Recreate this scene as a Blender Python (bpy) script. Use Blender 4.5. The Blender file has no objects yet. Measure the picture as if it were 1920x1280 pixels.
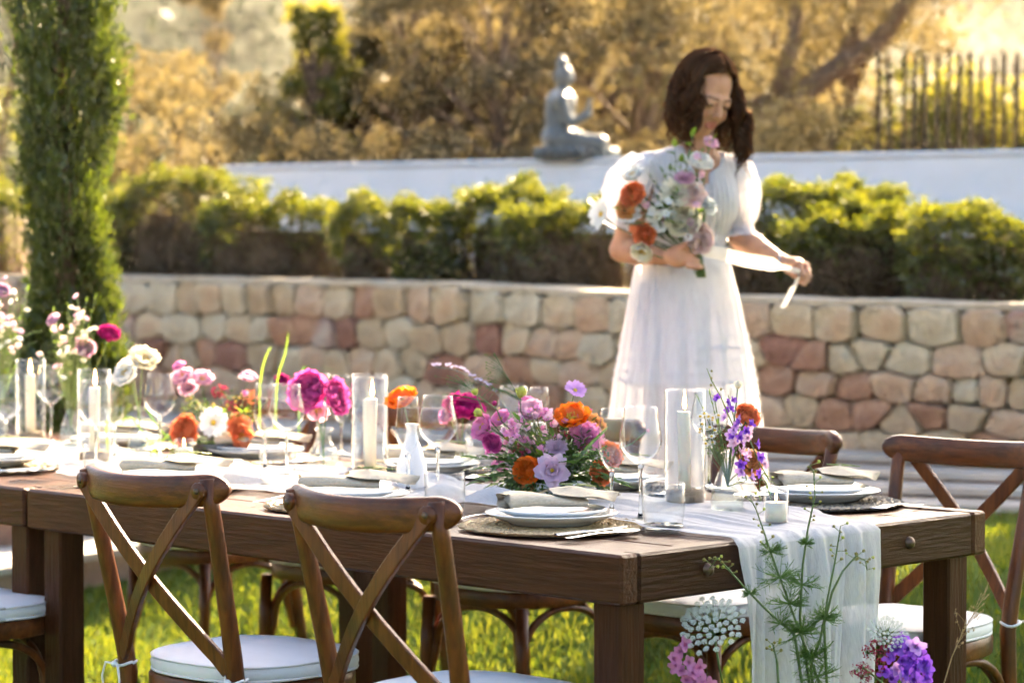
import bpy, bmesh, math, random
import numpy as np
from mathutils import Vector, Matrix, Euler
PI = math.pi
S = bpy.context.scene
COL = S.collection

# ---------------------------------------------------------------- camera, sky, sun, exposure
F_PX, CAM_Z = 4533.0, 1.31            # 85 mm lens on a 36 mm, 1920 px wide frame
PITCH = math.atan(130.0 / F_PX)
cam_d = bpy.data.cameras.new('camera'); cam = bpy.data.objects.new('camera', cam_d); COL.objects.link(cam)
cam.location = (0, 0, CAM_Z); cam.rotation_euler = (PI / 2 - PITCH, 0, 0)
cam_d.sensor_width = 36; cam_d.lens = F_PX / 1920 * 36
cam_d.clip_start = 0.1; cam_d.clip_end = 2000
cam_d.dof.use_dof = True; cam_d.dof.focus_distance = 5.2; cam_d.dof.aperture_fstop = 3.2
cam_d.dof.aperture_blades = 9
S.camera = cam
SUN_EL, SUN_AZ = math.radians(29), math.radians(24)      # azimuth: to the right of the view (+Y)
w = bpy.data.worlds.new('World'); S.world = w; w.use_nodes = True
nt = w.node_tree; nt.nodes.clear()
sky = nt.nodes.new('ShaderNodeTexSky'); sky.sky_type = 'NISHITA'; sky.sun_disc = False
sky.sun_elevation = SUN_EL; sky.sun_rotation = SUN_AZ
sky.air_density = 0.9; sky.dust_density = 5.0; sky.ozone_density = 0.4
bg = nt.nodes.new('ShaderNodeBackground'); bg.inputs[1].default_value = 0.065
wo = nt.nodes.new('ShaderNodeOutputWorld')
nt.links.new(sky.outputs[0], bg.inputs[0]); nt.links.new(bg.outputs[0], wo.inputs[0])
sd = bpy.data.lights.new('sun', 'SUN'); sd.energy = 5.0; sd.angle = math.radians(0.53); sd.color = (1.0, 0.77, 0.50)
sun = bpy.data.objects.new('sun', sd); COL.objects.link(sun)
sun_dir = Vector((math.sin(SUN_AZ) * math.cos(SUN_EL), math.cos(SUN_AZ) * math.cos(SUN_EL), math.sin(SUN_EL)))
sun.rotation_euler = sun_dir.to_track_quat('Z', 'Y').to_euler(); sun.location = (10, 20, 15)
S.view_settings.view_transform = 'Standard'; S.view_settings.look = 'None'
S.view_settings.exposure = 3.3; S.view_settings.gamma = 1.0
S.render.engine = 'CYCLES'
cy = S.cycles
cy.max_bounces = 6; cy.transparent_max_bounces = 16; cy.transmission_bounces = 6; cy.diffuse_bounces = 2; cy.glossy_bounces = 2; cy.use_light_tree = False
cy.caustics_reflective = False; cy.caustics_refractive = False; cy.volume_bounces = 0
cy.sample_clamp_indirect = 6.0; cy.use_adaptive_sampling = True; cy.adaptive_threshold = .05; cy.adaptive_min_samples = 12
try:
    cy.use_denoising = True; cy.denoiser = 'OPENIMAGEDENOISE'
except Exception: pass

# ---------------------------------------------------------------- helpers
FW = Vector((0, math.cos(PITCH), -math.sin(PITCH))); UP = Vector((0, math.sin(PITCH), math.cos(PITCH)))
def ray(px, py): return FW + Vector(((px - 960) / F_PX, 0, 0)) + UP * ((640 - py) / F_PX)
def PZ(px, py, z):                    # point of the level plane z seen at a pixel of the photograph
    d = ray(px, py); return Vector((0, 0, CAM_Z)) + d * ((z - CAM_Z) / d.z)
def PY(px, py, Y):                    # point at depth Y
    d = ray(px, py); return Vector((0, 0, CAM_Z)) + d * (Y / d.y)

def tag(o, label=None, cat=None, group=None, kind=None):
    if label: o['label'] = label
    if cat: o['category'] = cat
    if group: o['group'] = group
    if kind: o['kind'] = kind
    return o
def empty(name, loc=(0, 0, 0), rz=0.0, **k):
    o = bpy.data.objects.new(name, None); COL.objects.link(o); o.location = loc; o.rotation_euler = (0, 0, rz)
    o.empty_display_size = 0.05
    return tag(o, **k)
def obj(name, me, parent=None, loc=(0, 0, 0), rot=None, scale=None):
    o = bpy.data.objects.new(name, me); COL.objects.link(o)
    if parent: o.parent = parent
    o.location = loc
    if rot is not None: o.rotation_euler = rot
    if scale is not None: o.scale = (scale,) * 3 if isinstance(scale, (int, float)) else scale
    return o
def copy_tree(o, parent=None):
    c = o.copy(); COL.objects.link(c)
    if parent: c.parent = parent
    for ch in list(o.children): copy_tree(ch, c)
    return c

class MB:
    """collects shapes; build() links them as one mesh object"""
    def __init__(s): s.v = []; s.f = []; s.m = []
    def add(s, verts, faces, mat=0):
        n = len(s.v); s.v += [tuple(p) for p in verts]
        s.f += [tuple(i + n for i in f) for f in faces]; s.m += [mat] * len(faces); return s
    def tube(s, pts, r, n=6, mat=0, cap=True, flat=None):
        pts = [Vector(p) for p in pts]; k = len(pts)
        rr = [r] * k if isinstance(r, (int, float)) else list(r)
        vs = []; ref = None
        for i, p in enumerate(pts):
            t = (pts[min(i + 1, k - 1)] - pts[max(i - 1, 0)])
            if t.length < 1e-9: t = Vector((0, 0, 1))
            t.normalize()
            if ref is None:
                ref = Vector((0, 0, 1)) if abs(t.z) < .9 else Vector((1, 0, 0))
                if flat is not None: ref = Vector(flat)
            a = (ref - t * ref.dot(t)).normalized(); b = t.cross(a); ref = a
            for j in range(n):
                c = 2 * PI * j / n; vs.append(p + a * (math.cos(c) * rr[i]) + b * (math.sin(c) * rr[i]))
        fs = [(i * n + j, i * n + (j + 1) % n, (i + 1) * n + (j + 1) % n, (i + 1) * n + j) for i in range(k - 1) for j in range(n)]
        if cap: fs += [tuple(range(n - 1, -1, -1)), tuple(range((k - 1) * n, k * n))]
        return s.add(vs, fs, mat)
    def sweep(s, pts, prof, up, mat=0, scale=None, cap=True):
        """sweep a closed 2-D profile [(side, up)] along pts; up = reference vector or list"""
        pts = [Vector(p) for p in pts]; k = len(pts); n = len(prof); vs = []
        for i, p in enumerate(pts):
            t = (pts[min(i + 1, k - 1)] - pts[max(i - 1, 0)]).normalized()
            u = Vector(up[i] if isinstance(up, list) else up); u = (u - t * u.dot(t)).normalized(); sd_ = t.cross(u)
            sc = scale[i] if scale else (1, 1)
            for (a, b) in prof: vs.append(p + sd_ * (a * sc[0]) + u * (b * sc[1]))
        fs = [(i * n + j, i * n + (j + 1) % n, (i + 1) * n + (j + 1) % n, (i + 1) * n + j) for i in range(k - 1) for j in range(n)]
        if cap: fs += [tuple(range(n - 1, -1, -1)), tuple(range((k - 1) * n, k * n))]
        return s.add(vs, fs, mat)
    def lathe(s, prof, n=32, c=(0, 0, 0), mat=0, wob=None):
        vs = []; k = len(prof)
        for i, (r, z) in enumerate(prof):
            for j in range(n):
                a = 2 * PI * j / n; q = r * (wob(a, z) if wob else 1)
                vs.append((c[0] + math.cos(a) * q, c[1] + math.sin(a) * q, c[2] + z))
        fs = [(i * n + j, i * n + (j + 1) % n, (i + 1) * n + (j + 1) % n, (i + 1) * n + j) for i in range(k - 1) for j in range(n)]
        return s.add(vs, fs, mat)
    def box(s, x0, x1, y0, y1, z0, z1, bv=0.004, mat=0):
        """box with chamfered edges"""
        b = min(bv, (x1 - x0) * .45, (y1 - y0) * .45, (z1 - z0) * .45); vs = []; idx = {}
        X = (x0, x1); Y = (y0, y1); Z = (z0, z1)
        for i in (0, 1):
            for j in (0, 1):
                for k in (0, 1):
                    sx, sy, sz = 1 - 2 * i, 1 - 2 * j, 1 - 2 * k
                    for ax, p in (('x', (X[i], Y[j] + sy * b, Z[k] + sz * b)), ('y', (X[i] + sx * b, Y[j], Z[k] + sz * b)), ('z', (X[i] + sx * b, Y[j] + sy * b, Z[k]))):
                        idx[i, j, k, ax] = len(vs); vs.append(p)
        g = lambda *a: idx[a]; fs = []
        for i in (0, 1):
            q = [g(i, 0, 0, 'x'), g(i, 1, 0, 'x'), g(i, 1, 1, 'x'), g(i, 0, 1, 'x')]; fs.append(q if i else q[::-1])
            q = [g(0, i, 0, 'y'), g(1, i, 0, 'y'), g(1, i, 1, 'y'), g(0, i, 1, 'y')]; fs.append(q[::-1] if i else q)
            q = [g(0, 0, i, 'z'), g(1, 0, i, 'z'), g(1, 1, i, 'z'), g(0, 1, i, 'z')]; fs.append(q if i else q[::-1])
        for i in (0, 1):
            for j in (0, 1):
                fs.append([g(i, j, 0, 'x'), g(i, j, 1, 'x'), g(i, j, 1, 'y'), g(i, j, 0, 'y')] if (i ^ j) == 1 else [g(i, j, 0, 'y'), g(i, j, 1, 'y'), g(i, j, 1, 'x'), g(i, j, 0, 'x')])
                fs.append([g(i, 0, j, 'x'), g(i, 1, j, 'x'), g(i, 1, j, 'z'), g(i, 0, j, 'z')] if (i ^ j) == 0 else [g(i, 0, j, 'z'), g(i, 1, j, 'z'), g(i, 1, j, 'x'), g(i, 0, j, 'x')])
                fs.append([g(0, i, j, 'y'), g(1, i, j, 'y'), g(1, i, j, 'z'), g(0, i, j, 'z')] if (i ^ j) == 1 else [g(0, i, j, 'z'), g(1, i, j, 'z'), g(1, i, j, 'y'), g(0, i, j, 'y')])
                for k in (0, 1):
                    t = [g(i, j, k, 'x'), g(i, j, k, 'y'), g(i, j, k, 'z')]; fs.append(t if (i + j + k) % 2 else t[::-1])
        return s.add(vs, fs, mat)
    def grid(s, rows, mat=0, closed=False):
        k = len(rows); n = len(rows[0]); vs = [p for r in rows for p in r]
        fs = [(i * n + j, i * n + (j + 1) % n, (i + 1) * n + (j + 1) % n, (i + 1) * n + j) for i in range(k - 1) for j in range(n if closed else n - 1)]
        return s.add(vs, fs, mat)
    def ball(s, c, r, mat=0, nu=8, nv=5, R=None):
        rx, ry, rz = (r, r, r) if isinstance(r, (int, float)) else r; rows = []
        for i in range(nv + 1):
            t = PI * i / nv; q = max(math.sin(t), 0.02)
            row = []
            for j in range(nu):
                p = Vector((rx * q * math.cos(2 * PI * j / nu), ry * q * math.sin(2 * PI * j / nu), -rz * math.cos(t)))
                if R is not None: p = R @ p
                row.append(Vector(c) + p)
            rows.append(row)
        return s.grid(rows, mat, True)
    def xf(s, M, start=0):
        s.v[start:] = [tuple(M @ Vector(p)) for p in s.v[start:]]; return s
    def mesh(s, name, mats, smooth=True):
        me = bpy.data.meshes.new(name); me.from_pydata(s.v, [], s.f)
        for m in (mats if isinstance(mats, (list, tuple)) else [mats]): me.materials.append(m)
        if any(s.m): me.polygons.foreach_set('material_index', s.m)
        if smooth is True: me.polygons.foreach_set('use_smooth', [True] * len(s.f))
        me.update()
        if len(s.f) < 6000:
            bm = bmesh.new(); bm.from_mesh(me); bmesh.ops.recalc_face_normals(bm, faces=bm.faces); bm.to_mesh(me); bm.free()
        if smooth == 'auto':
            me.polygons.foreach_set('use_smooth', [True] * len(s.f))
            try: me.set_sharp_from_angle(angle=math.radians(40))
            except Exception: pass
        return me
    def build(s, name, mats, parent=None, smooth=True, loc=(0, 0, 0), **k):
        return tag(obj(name, s.mesh(name, mats, smooth), parent, loc), **k)

def raw_mesh(name, V, Q, mats, midx=None, smooth=False):
    """numpy quads to a mesh"""
    me = bpy.data.meshes.new(name); n = len(Q); c = Q.shape[1]
    me.vertices.add(len(V)); me.vertices.foreach_set('co', np.asarray(V, np.float32).ravel())
    me.loops.add(n * c); me.loops.foreach_set('vertex_index', np.asarray(Q, np.int32).ravel())
    me.polygons.add(n); me.polygons.foreach_set('loop_start', np.arange(0, n * c, c, dtype=np.int32))
    for m in (mats if isinstance(mats, (list, tuple)) else [mats]): me.materials.append(m)
    if midx is not None: me.polygons.foreach_set('material_index', np.asarray(midx, np.int32))
    if smooth: me.polygons.foreach_set('use_smooth', np.ones(n, dtype=bool))
    me.update(calc_edges=True); me.validate()
    return me
def leaf_mesh(name, pts, size, mats, rs, elong=2.0, axis=None, spread=1.0):
    """a small folded leaf face at every point; axis: preferred growing direction (n,3)"""
    n = len(pts); d = rs.normal(size=(n, 3))
    if axis is not None: d = d * spread + np.asarray(axis)
    d /= np.linalg.norm(d, axis=1)[:, None] + 1e-9
    e = rs.normal(size=(n, 3)); e -= d * (e * d).sum(1)[:, None]; e /= np.linalg.norm(e, axis=1)[:, None] + 1e-9
    nn = np.cross(d, e); L = (size * rs.uniform(.6, 1.35, n))[:, None]; W = L / elong
    V = np.empty((n, 4, 3)); V[:, 0] = pts; V[:, 1] = pts + d * L * .5 + e * W * .5 + nn * W * .15
    V[:, 2] = pts + d * L; V[:, 3] = pts + d * L * .5 - e * W * .5 + nn * W * .15
    return raw_mesh(name, V.reshape(-1, 3), np.arange(n * 4).reshape(n, 4), mats)

# ---------------------------------------------------------------- materials
def newmat(name):
    m = bpy.data.materials.new(name); m.use_nodes = True; t = m.node_tree; t.nodes.clear()
    out = t.nodes.new('ShaderNodeOutputMaterial'); return m, t, out
def N(t, typ, **k):
    n = t.nodes.new(typ)
    for a, b in k.items():
        if a.startswith('i_'): n.inputs[int(a[2:])].default_value = b
        else: setattr(n, a, b)
    return n
def rgba(c): return (c[0], c[1], c[2], 1)
def pmat(name, c1, c2=None, rough=.5, scale=8.0, stretch=(1, 1, 1), bump=0.0, bscale=None, spec=.5, coat=0, detail=5, lo=.35, hi=.65, metal=0, sub=0, c3=None, s3=2.0, coord='Object', bdist=.01):
    """principled surface, two colours mixed by stretched noise, fine relief"""
    m, t, out = newmat(name); p = N(t, 'ShaderNodeBsdfPrincipled'); t.links.new(p.outputs[0], out.inputs[0])
    p.inputs['Roughness'].default_value = rough; p.inputs['Specular IOR Level'].default_value = spec
    p.inputs['Metallic'].default_value = metal; p.inputs['Coat Weight'].default_value = coat; p.inputs['Coat Roughness'].default_value = .25
    if sub: p.inputs['Subsurface Weight'].default_value = sub; p.inputs['Subsurface Radius'].default_value = (.012, .006, .004)
    p.inputs['Base Color'].default_value = rgba(c1)
    tc = N(t, 'ShaderNodeTexCoord'); mp = N(t, 'ShaderNodeMapping'); mp.inputs['Scale'].default_value = stretch
    t.links.new(tc.outputs[coord], mp.inputs[0])
    if c2:
        nz = N(t, 'ShaderNodeTexNoise'); nz.inputs['Scale'].default_value = scale; nz.inputs['Detail'].default_value = detail; nz.inputs['Roughness'].default_value = .6
        t.links.new(mp.outputs[0], nz.inputs['Vector'])
        r = N(t, 'ShaderNodeMapRange'); r.inputs[1].default_value = lo; r.inputs[2].default_value = hi; t.links.new(nz.outputs[0], r.inputs[0])
        mx = N(t, 'ShaderNodeMix', data_type='RGBA'); mx.inputs['A'].default_value = rgba(c1); mx.inputs['B'].default_value = rgba(c2)
        t.links.new(r.outputs[0], mx.inputs[0]); last = mx.outputs['Result']
        if c3:
            n3 = N(t, 'ShaderNodeTexNoise'); n3.inputs['Scale'].default_value = s3; n3.inputs['Detail'].default_value = 3; t.links.new(tc.outputs[coord], n3.inputs['Vector'])
            r3 = N(t, 'ShaderNodeMapRange'); r3.inputs[1].default_value = .5; r3.inputs[2].default_value = .72; t.links.new(n3.outputs[0], r3.inputs[0])
            m3 = N(t, 'ShaderNodeMix', data_type='RGBA'); m3.inputs['B'].default_value = rgba(c3)
            t.links.new(r3.outputs[0], m3.inputs[0]); t.links.new(last, m3.inputs['A']); last = m3.outputs['Result']
        t.links.new(last, p.inputs['Base Color'])
    if bump:
        nb = N(t, 'ShaderNodeTexNoise'); nb.inputs['Scale'].default_value = bscale or scale * 3; nb.inputs['Detail'].default_value = 6
        t.links.new(mp.outputs[0], nb.inputs['Vector']); b = N(t, 'ShaderNodeBump'); b.inputs['Strength'].default_value = bump; b.inputs['Distance'].default_value = bdist
        t.links.new(nb.outputs[0], b.inputs['Height']); t.links.new(b.outputs[0], p.inputs['Normal'])
    return m
def leafmat(name, c1, c2, trans=.45, gloss=.08, rough=.4, tint=None, noise=0, gcol=(1, 1, 1)):
    """thin leaf, petal or cloth: diffuse + translucent + a little gloss, colour varies leaf by leaf"""
    m, t, out = newmat(name); g = N(t, 'ShaderNodeNewGeometry')
    mx = N(t, 'ShaderNodeMix', data_type='RGBA'); mx.inputs['A'].default_value = rgba(c1); mx.inputs['B'].default_value = rgba(c2)
    if noise:
        tc = N(t, 'ShaderNodeTexCoord'); nz = N(t, 'ShaderNodeTexNoise'); nz.inputs['Scale'].default_value = noise; t.links.new(tc.outputs['Object'], nz.inputs['Vector'])
        ad = N(t, 'ShaderNodeMath', operation='MULTIPLY_ADD'); ad.inputs[1].default_value = .5; t.links.new(g.outputs['Random Per Island'], ad.inputs[0])
        m2 = N(t, 'ShaderNodeMath', operation='MULTIPLY_ADD'); m2.inputs[1].default_value = 1.6; m2.inputs[2].default_value = -.55; t.links.new(nz.outputs[0], m2.inputs[0])
        t.links.new(m2.outputs[0], ad.inputs[2]); ad.use_clamp = True; t.links.new(ad.outputs[0], mx.inputs[0])
    else: t.links.new(g.outputs['Random Per Island'], mx.inputs[0])
    d = N(t, 'ShaderNodeBsdfDiffuse'); tr = N(t, 'ShaderNodeBsdfTranslucent'); t.links.new(mx.outputs['Result'], d.inputs[0])
    if tint:
        mt = N(t, 'ShaderNodeMix', data_type='RGBA', blend_type='MULTIPLY'); mt.inputs[0].default_value = 1; mt.inputs['B'].default_value = rgba(tint)
        t.links.new(mx.outputs['Result'], mt.inputs['A']); t.links.new(mt.outputs['Result'], tr.inputs[0])
    else: t.links.new(mx.outputs['Result'], tr.inputs[0])
    s1 = N(t, 'ShaderNodeMixShader'); s1.inputs[0].default_value = trans; t.links.new(d.outputs[0], s1.inputs[1]); t.links.new(tr.outputs[0], s1.inputs[2])
    gl = N(t, 'ShaderNodeBsdfGlossy'); gl.inputs['Roughness'].default_value = rough; gl.inputs[0].default_value = rgba(gcol)
    s2 = N(t, 'ShaderNodeMixShader'); s2.inputs[0].default_value = gloss; t.links.new(s1.outputs[0], s2.inputs[1]); t.links.new(gl.outputs[0], s2.inputs[2])
    t.links.new(s2.outputs[0], out.inputs[0]); return m
def clothmat(name, col, open_=.2, trans=.5, weave=900.0, stripe=(1, 1, 1), fold=0.0, coord='Object'):
    """woven gauze: diffuse + translucent, partly see-through between the threads"""
    m, t, out = newmat(name); tc = N(t, 'ShaderNodeTexCoord'); mp = N(t, 'ShaderNodeMapping'); mp.inputs['Scale'].default_value = stripe
    t.links.new(tc.outputs[coord], mp.inputs[0])
    nz = N(t, 'ShaderNodeTexNoise'); nz.inputs['Scale'].default_value = weave; nz.inputs['Detail'].default_value = 3; t.links.new(mp.outputs[0], nz.inputs['Vector'])
    d = N(t, 'ShaderNodeBsdfDiffuse'); d.inputs[0].default_value = rgba(col); tr = N(t, 'ShaderNodeBsdfTranslucent'); tr.inputs[0].default_value = rgba(col)
    b = N(t, 'ShaderNodeBump'); b.inputs['Strength'].default_value = .35; b.inputs['Distance'].default_value = .004; t.links.new(nz.outputs[0], b.inputs['Height'])
    t.links.new(b.outputs[0], d.inputs['Normal']); t.links.new(b.outputs[0], tr.inputs['Normal'])
    s1 = N(t, 'ShaderNodeMixShader'); s1.inputs[0].default_value = trans; t.links.new(d.outputs[0], s1.inputs[1]); t.links.new(tr.outputs[0], s1.inputs[2])
    tp = N(t, 'ShaderNodeBsdfTransparent'); s2 = N(t, 'ShaderNodeMixShader')
    r = N(t, 'ShaderNodeMapRange'); r.inputs[1].default_value = .3; r.inputs[2].default_value = .7; r.inputs[3].default_value = open_ * .3; r.inputs[4].default_value = open_ * 1.7
    t.links.new(nz.outputs[0], r.inputs[0]); t.links.new(r.outputs[0], s2.inputs[0])
    t.links.new(s1.outputs[0], s2.inputs[1]); t.links.new(tp.outputs[0], s2.inputs[2]); t.links.new(s2.outputs[0], out.inputs[0]); return m
def thinglass(name, tint=(.988, .993, .991), edge=.9, ripple=0):
    """thin-walled clear glass: passes light, reflects towards grazing angles"""
    m, t, out = newmat(name); lw = N(t, 'ShaderNodeLayerWeight'); lw.inputs[0].default_value = .5
    tp = N(t, 'ShaderNodeBsdfTransparent'); gl = N(t, 'ShaderNodeBsdfGlossy'); gl.inputs['Roughness'].default_value = .02; gl.inputs[0].default_value = (1, 1, 1, 1)
    mx = N(t, 'ShaderNodeMix', data_type='RGBA'); mx.inputs['A'].default_value = rgba(tint); mx.inputs['B'].default_value = (.80, .83, .82, 1)
    cr = N(t, 'ShaderNodeMath', operation='POWER'); cr.inputs[1].default_value = 5; t.links.new(lw.outputs['Facing'], cr.inputs[0])
    t.links.new(cr.outputs[0], mx.inputs[0]); t.links.new(mx.outputs['Result'], tp.inputs[0])
    f4 = N(t, 'ShaderNodeMath', operation='POWER'); f4.inputs[1].default_value = 4.5; t.links.new(lw.outputs['Facing'], f4.inputs[0])
    fr = N(t, 'ShaderNodeMath', operation='MULTIPLY_ADD'); fr.inputs[1].default_value = edge * .95; fr.inputs[2].default_value = .035; t.links.new(f4.outputs[0], fr.inputs[0])
    if ripple:
        tc = N(t, 'ShaderNodeTexCoord'); nz = N(t, 'ShaderNodeTexNoise'); nz.inputs['Scale'].default_value = ripple; t.links.new(tc.outputs['Object'], nz.inputs['Vector'])
        b = N(t, 'ShaderNodeBump'); b.inputs['Strength'].default_value = .6; b.inputs['Distance'].default_value = .01; t.links.new(nz.outputs[0], b.inputs['Height']); t.links.new(b.outputs[0], gl.inputs['Normal']); t.links.new(b.outputs[0], lw.inputs['Normal'])
    s = N(t, 'ShaderNodeMixShader'); t.links.new(fr.outputs[0], s.inputs[0]); t.links.new(tp.outputs[0], s.inputs[1]); t.links.new(gl.outputs[0], s.inputs[2])
    t.links.new(s.outputs[0], out.inputs[0]); return m
def solidglass(name, c=(.97, .99, .985)):
    m, t, out = newmat(name); g = N(t, 'ShaderNodeBsdfGlass'); g.inputs[0].default_value = rgba(c); g.inputs['IOR'].default_value = 1.46; g.inputs['Roughness'].default_value = 0.01
    t.links.new(g.outputs[0], out.inputs[0]); return m
def emit(name, c, s):
    m, t, out = newmat(name); e = N(t, 'ShaderNodeEmission'); e.inputs[0].default_value = rgba(c); e.inputs[1].default_value = s; t.links.new(e.outputs[0], out.inputs[0]); return m

M = {}
M['table'] = pmat('dark_stained_wood', (.040, .0125, .0038), (.074, .025, .0082), spec=.16, rough=.42, scale=5, stretch=(1.2, 14, 14), bump=.35, bscale=9, coat=.05, c3=(.098, .036, .0125), s3=2.2)
M['table_end_shaded'] = pmat('dark_stained_wood_end_shaded', (.024, .0074, .0024), (.044, .0145, .005), spec=.12, rough=.42, scale=5, stretch=(14, 1.2, 14), bump=.35, bscale=9, coat=.05, c3=(.046, .0165, .006), s3=2.2)  # same stained wood, darker: the end face's shade is put into the colour
M['leg'] = pmat('dark_stained_leg', (.034, .0108, .0034), (.060, .0200, .0066), spec=.12, rough=.5, scale=5, stretch=(14, 14, 1.2), bump=.35, bscale=9, coat=.03)
M['chair_x'] = pmat('chair_wood_across', (.070, .017, .003), (.165, .046, .0085), spec=.3, rough=.36, scale=4, stretch=(1.5, 16, 16), bump=.12, bscale=12, coat=.15, c3=(.040, .017, .007), s3=7)
M['chair_z'] = pmat('chair_wood_upright', (.070, .0175, .003), (.16, .046, .0088), spec=.3, rough=.38, scale=4, stretch=(16, 16, 1.5), bump=.12, bscale=12, coat=.12, c3=(.045, .019, .008), s3=7)
M['bolt'] = pmat('dark_bolt', (.08, .05, .035), (.16, .11, .075), rough=.4, metal=.7, scale=60)
M['cushion'] = pmat('white_cushion', (.72, .72, .70), (.78, .78, .77), rough=.75, scale=6, bump=.25, bscale=14, spec=.2)
M['piping'] = pmat('cushion_piping', (.74, .73, .71), rough=.8, spec=.2)
M['cord'] = pmat('white_cord', (.75, .74, .72), rough=.85, spec=.2)
M['gauze'] = clothmat('white_gauze', (.80, .80, .80), open_=.12, trans=.42, weave=60, stripe=(1, 9, 1))
M['porcelain'] = pmat('white_porcelain', (.72, .74, .73), rough=.12, spec=.5, coat=.3)
M['linen'] = pmat('linen_napkin', (.48, .41, .30), (.60, .53, .41), rough=.9, scale=90, stretch=(1, 6, 1), bump=.3, bscale=200, spec=.15)
M['linen_dark'] = pmat('linen_fold', (.36, .31, .24), (.45, .40, .32), rough=.9, scale=90, bump=.3, bscale=200, spec=.15)
M['straw'] = leafmat('seagrass_straw', (.33, .215, .095), (.56, .41, .20), trans=.08, gloss=.06)
M['straw_dark'] = leafmat('dyed_seagrass', (.035, .033, .032), (.36, .29, .19), trans=.05, gloss=.06)
M['steel'] = pmat('polished_steel', (.62, .64, .66), rough=.17, metal=1.0)
M['glass'] = thinglass('clear_glass'); M['glass_solid'] = solidglass('clear_glass_solid')
M['cutglass'] = thinglass('cut_glass', ripple=90, edge=1.0)
M['wax'] = pmat('cream_wax', (.80, .74, .60), rough=.45, sub=.5, spec=.4)
M['wick'] = pmat('wick', (.01, .01, .01), rough=.9)
M['flame'] = emit('flame', (1, .52, .16), 9.0)
M['sand'] = pmat('sand', (.27, .20, .14), (.42, .33, .24), rough=.95, scale=260, bump=.5, bscale=500, spec=.1)
M['milkglass'] = pmat('white_ceramic', (.80, .80, .78), rough=.25, coat=.2)
M['darkbowl'] = pmat('dark_ceramic', (.07, .07, .06), (.11, .11, .10), rough=.35, scale=12)
M['stem'] = leafmat('green_stem', (.055, .115, .018), (.10, .17, .035), trans=.15, gloss=.06)
M['stem_pale'] = leafmat('pale_stem', (.16, .23, .05), (.24, .30, .08), trans=.3, gloss=.06)
M['leaf'] = leafmat('green_leaf', (.034, .085, .018), (.08, .15, .032), trans=.42, gloss=.08, rough=.35, tint=(1.5, 1.6, .6))
M['leaf_lt'] = leafmat('light_green_leaf', (.10, .17, .02), (.19, .27, .03), trans=.5, gloss=.05, tint=(1.3, 1.4, .6))
M['leaf_grey'] = leafmat('grey_green_leaf', (.07, .12, .085), (.11, .17, .12), trans=.35, gloss=.07)
M['fern'] = leafmat('feathery_leaf', (.09, .20, .03), (.17, .30, .06), trans=.5, gloss=.04)
def petal(name, a, b, trans=.42, noise=30): M[name] = leafmat(name, a, b, trans=trans, gloss=.035, rough=.5, noise=noise)
petal('magenta', (.42, .005, .14), (.60, .02, .24)); petal('hotpink', (.62, .05, .33), (.78, .17, .48)); petal('pink', (.70, .19, .47), (.84, .38, .62))
petal('palepink', (.78, .42, .58), (.86, .60, .70)); petal('blush', (.80, .55, .50), (.86, .70, .63)); petal('orange', (.82, .15, .006), (.90, .26, .015))
petal('coral', (.82, .20, .07), (.88, .34, .15)); petal('white_petal', (.80, .80, .76), (.86, .86, .83)); petal('cream', (.84, .78, .58), (.88, .84, .70))
petal('lilac', (.58, .28, .68), (.72, .44, .78)); petal('violet', (.20, .04, .52), (.34, .11, .66)); petal('mauve', (.68, .46, .62), (.80, .62, .74))
petal('crimson', (.30, .006, .045), (.48, .02, .09)); petal('limebud', (.45, .50, .06), (.60, .62, .16)); petal('peach', (.85, .40, .13), (.88, .52, .22))
petal('statice', (.42, .36, .55), (.55, .50, .66)); petal('lace', (.55, .60, .48), (.74, .76, .68), trans=.25); petal('yellow', (.75, .45, .02), (.85, .58, .05), trans=.2)
petal('straw_grass', (.36, .26, .13), (.50, .38, .21)); petal('greenberry', (.10, .19, .03), (.17, .27, .05), trans=.2); petal('budtip', (.28, .24, .06), (.36, .34, .10))

# ---------------------------------------------------------------- the table frame: a along the long side (away, left), b across (away, right)
TZ = 0.760
NC = PZ(1165, 1041, TZ); NC = Vector((NC.x, NC.y, 0))
U_ = Vector((-.7071, .7071, 0)); V_ = Vector((.7071, .7071, 0))
def T(a, b, z=0.0): return NC + U_ * a + V_ * b + Vector((0, 0, z))
def TB(px, py, z=TZ):
    p = PZ(px, py, z) - NC; return p.dot(U_), p.dot(V_)

# ================================================================ THE SETTING
def lerp(a, b, t): return a + (b - a) * t
def interp(x, xs, ys): return float(np.interp(x, xs, ys))
def sstep(t): t = min(1, max(0, t)); return t * t * (3 - 2 * t)
def lawn_z(x, y):
    b = ((x - NC.x) + (y - NC.y)) * .7071
    return min(.42, max(0, .39 * (b - 1.6)))
EDGE_X = [-9, -4, -1.83, 0, 1.9, 4, 9]; EDGE_Y = [10.3, 9.6, 9.2, 9.0, 8.7, 8.3, 7.6]       # where the lawn ends
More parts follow.
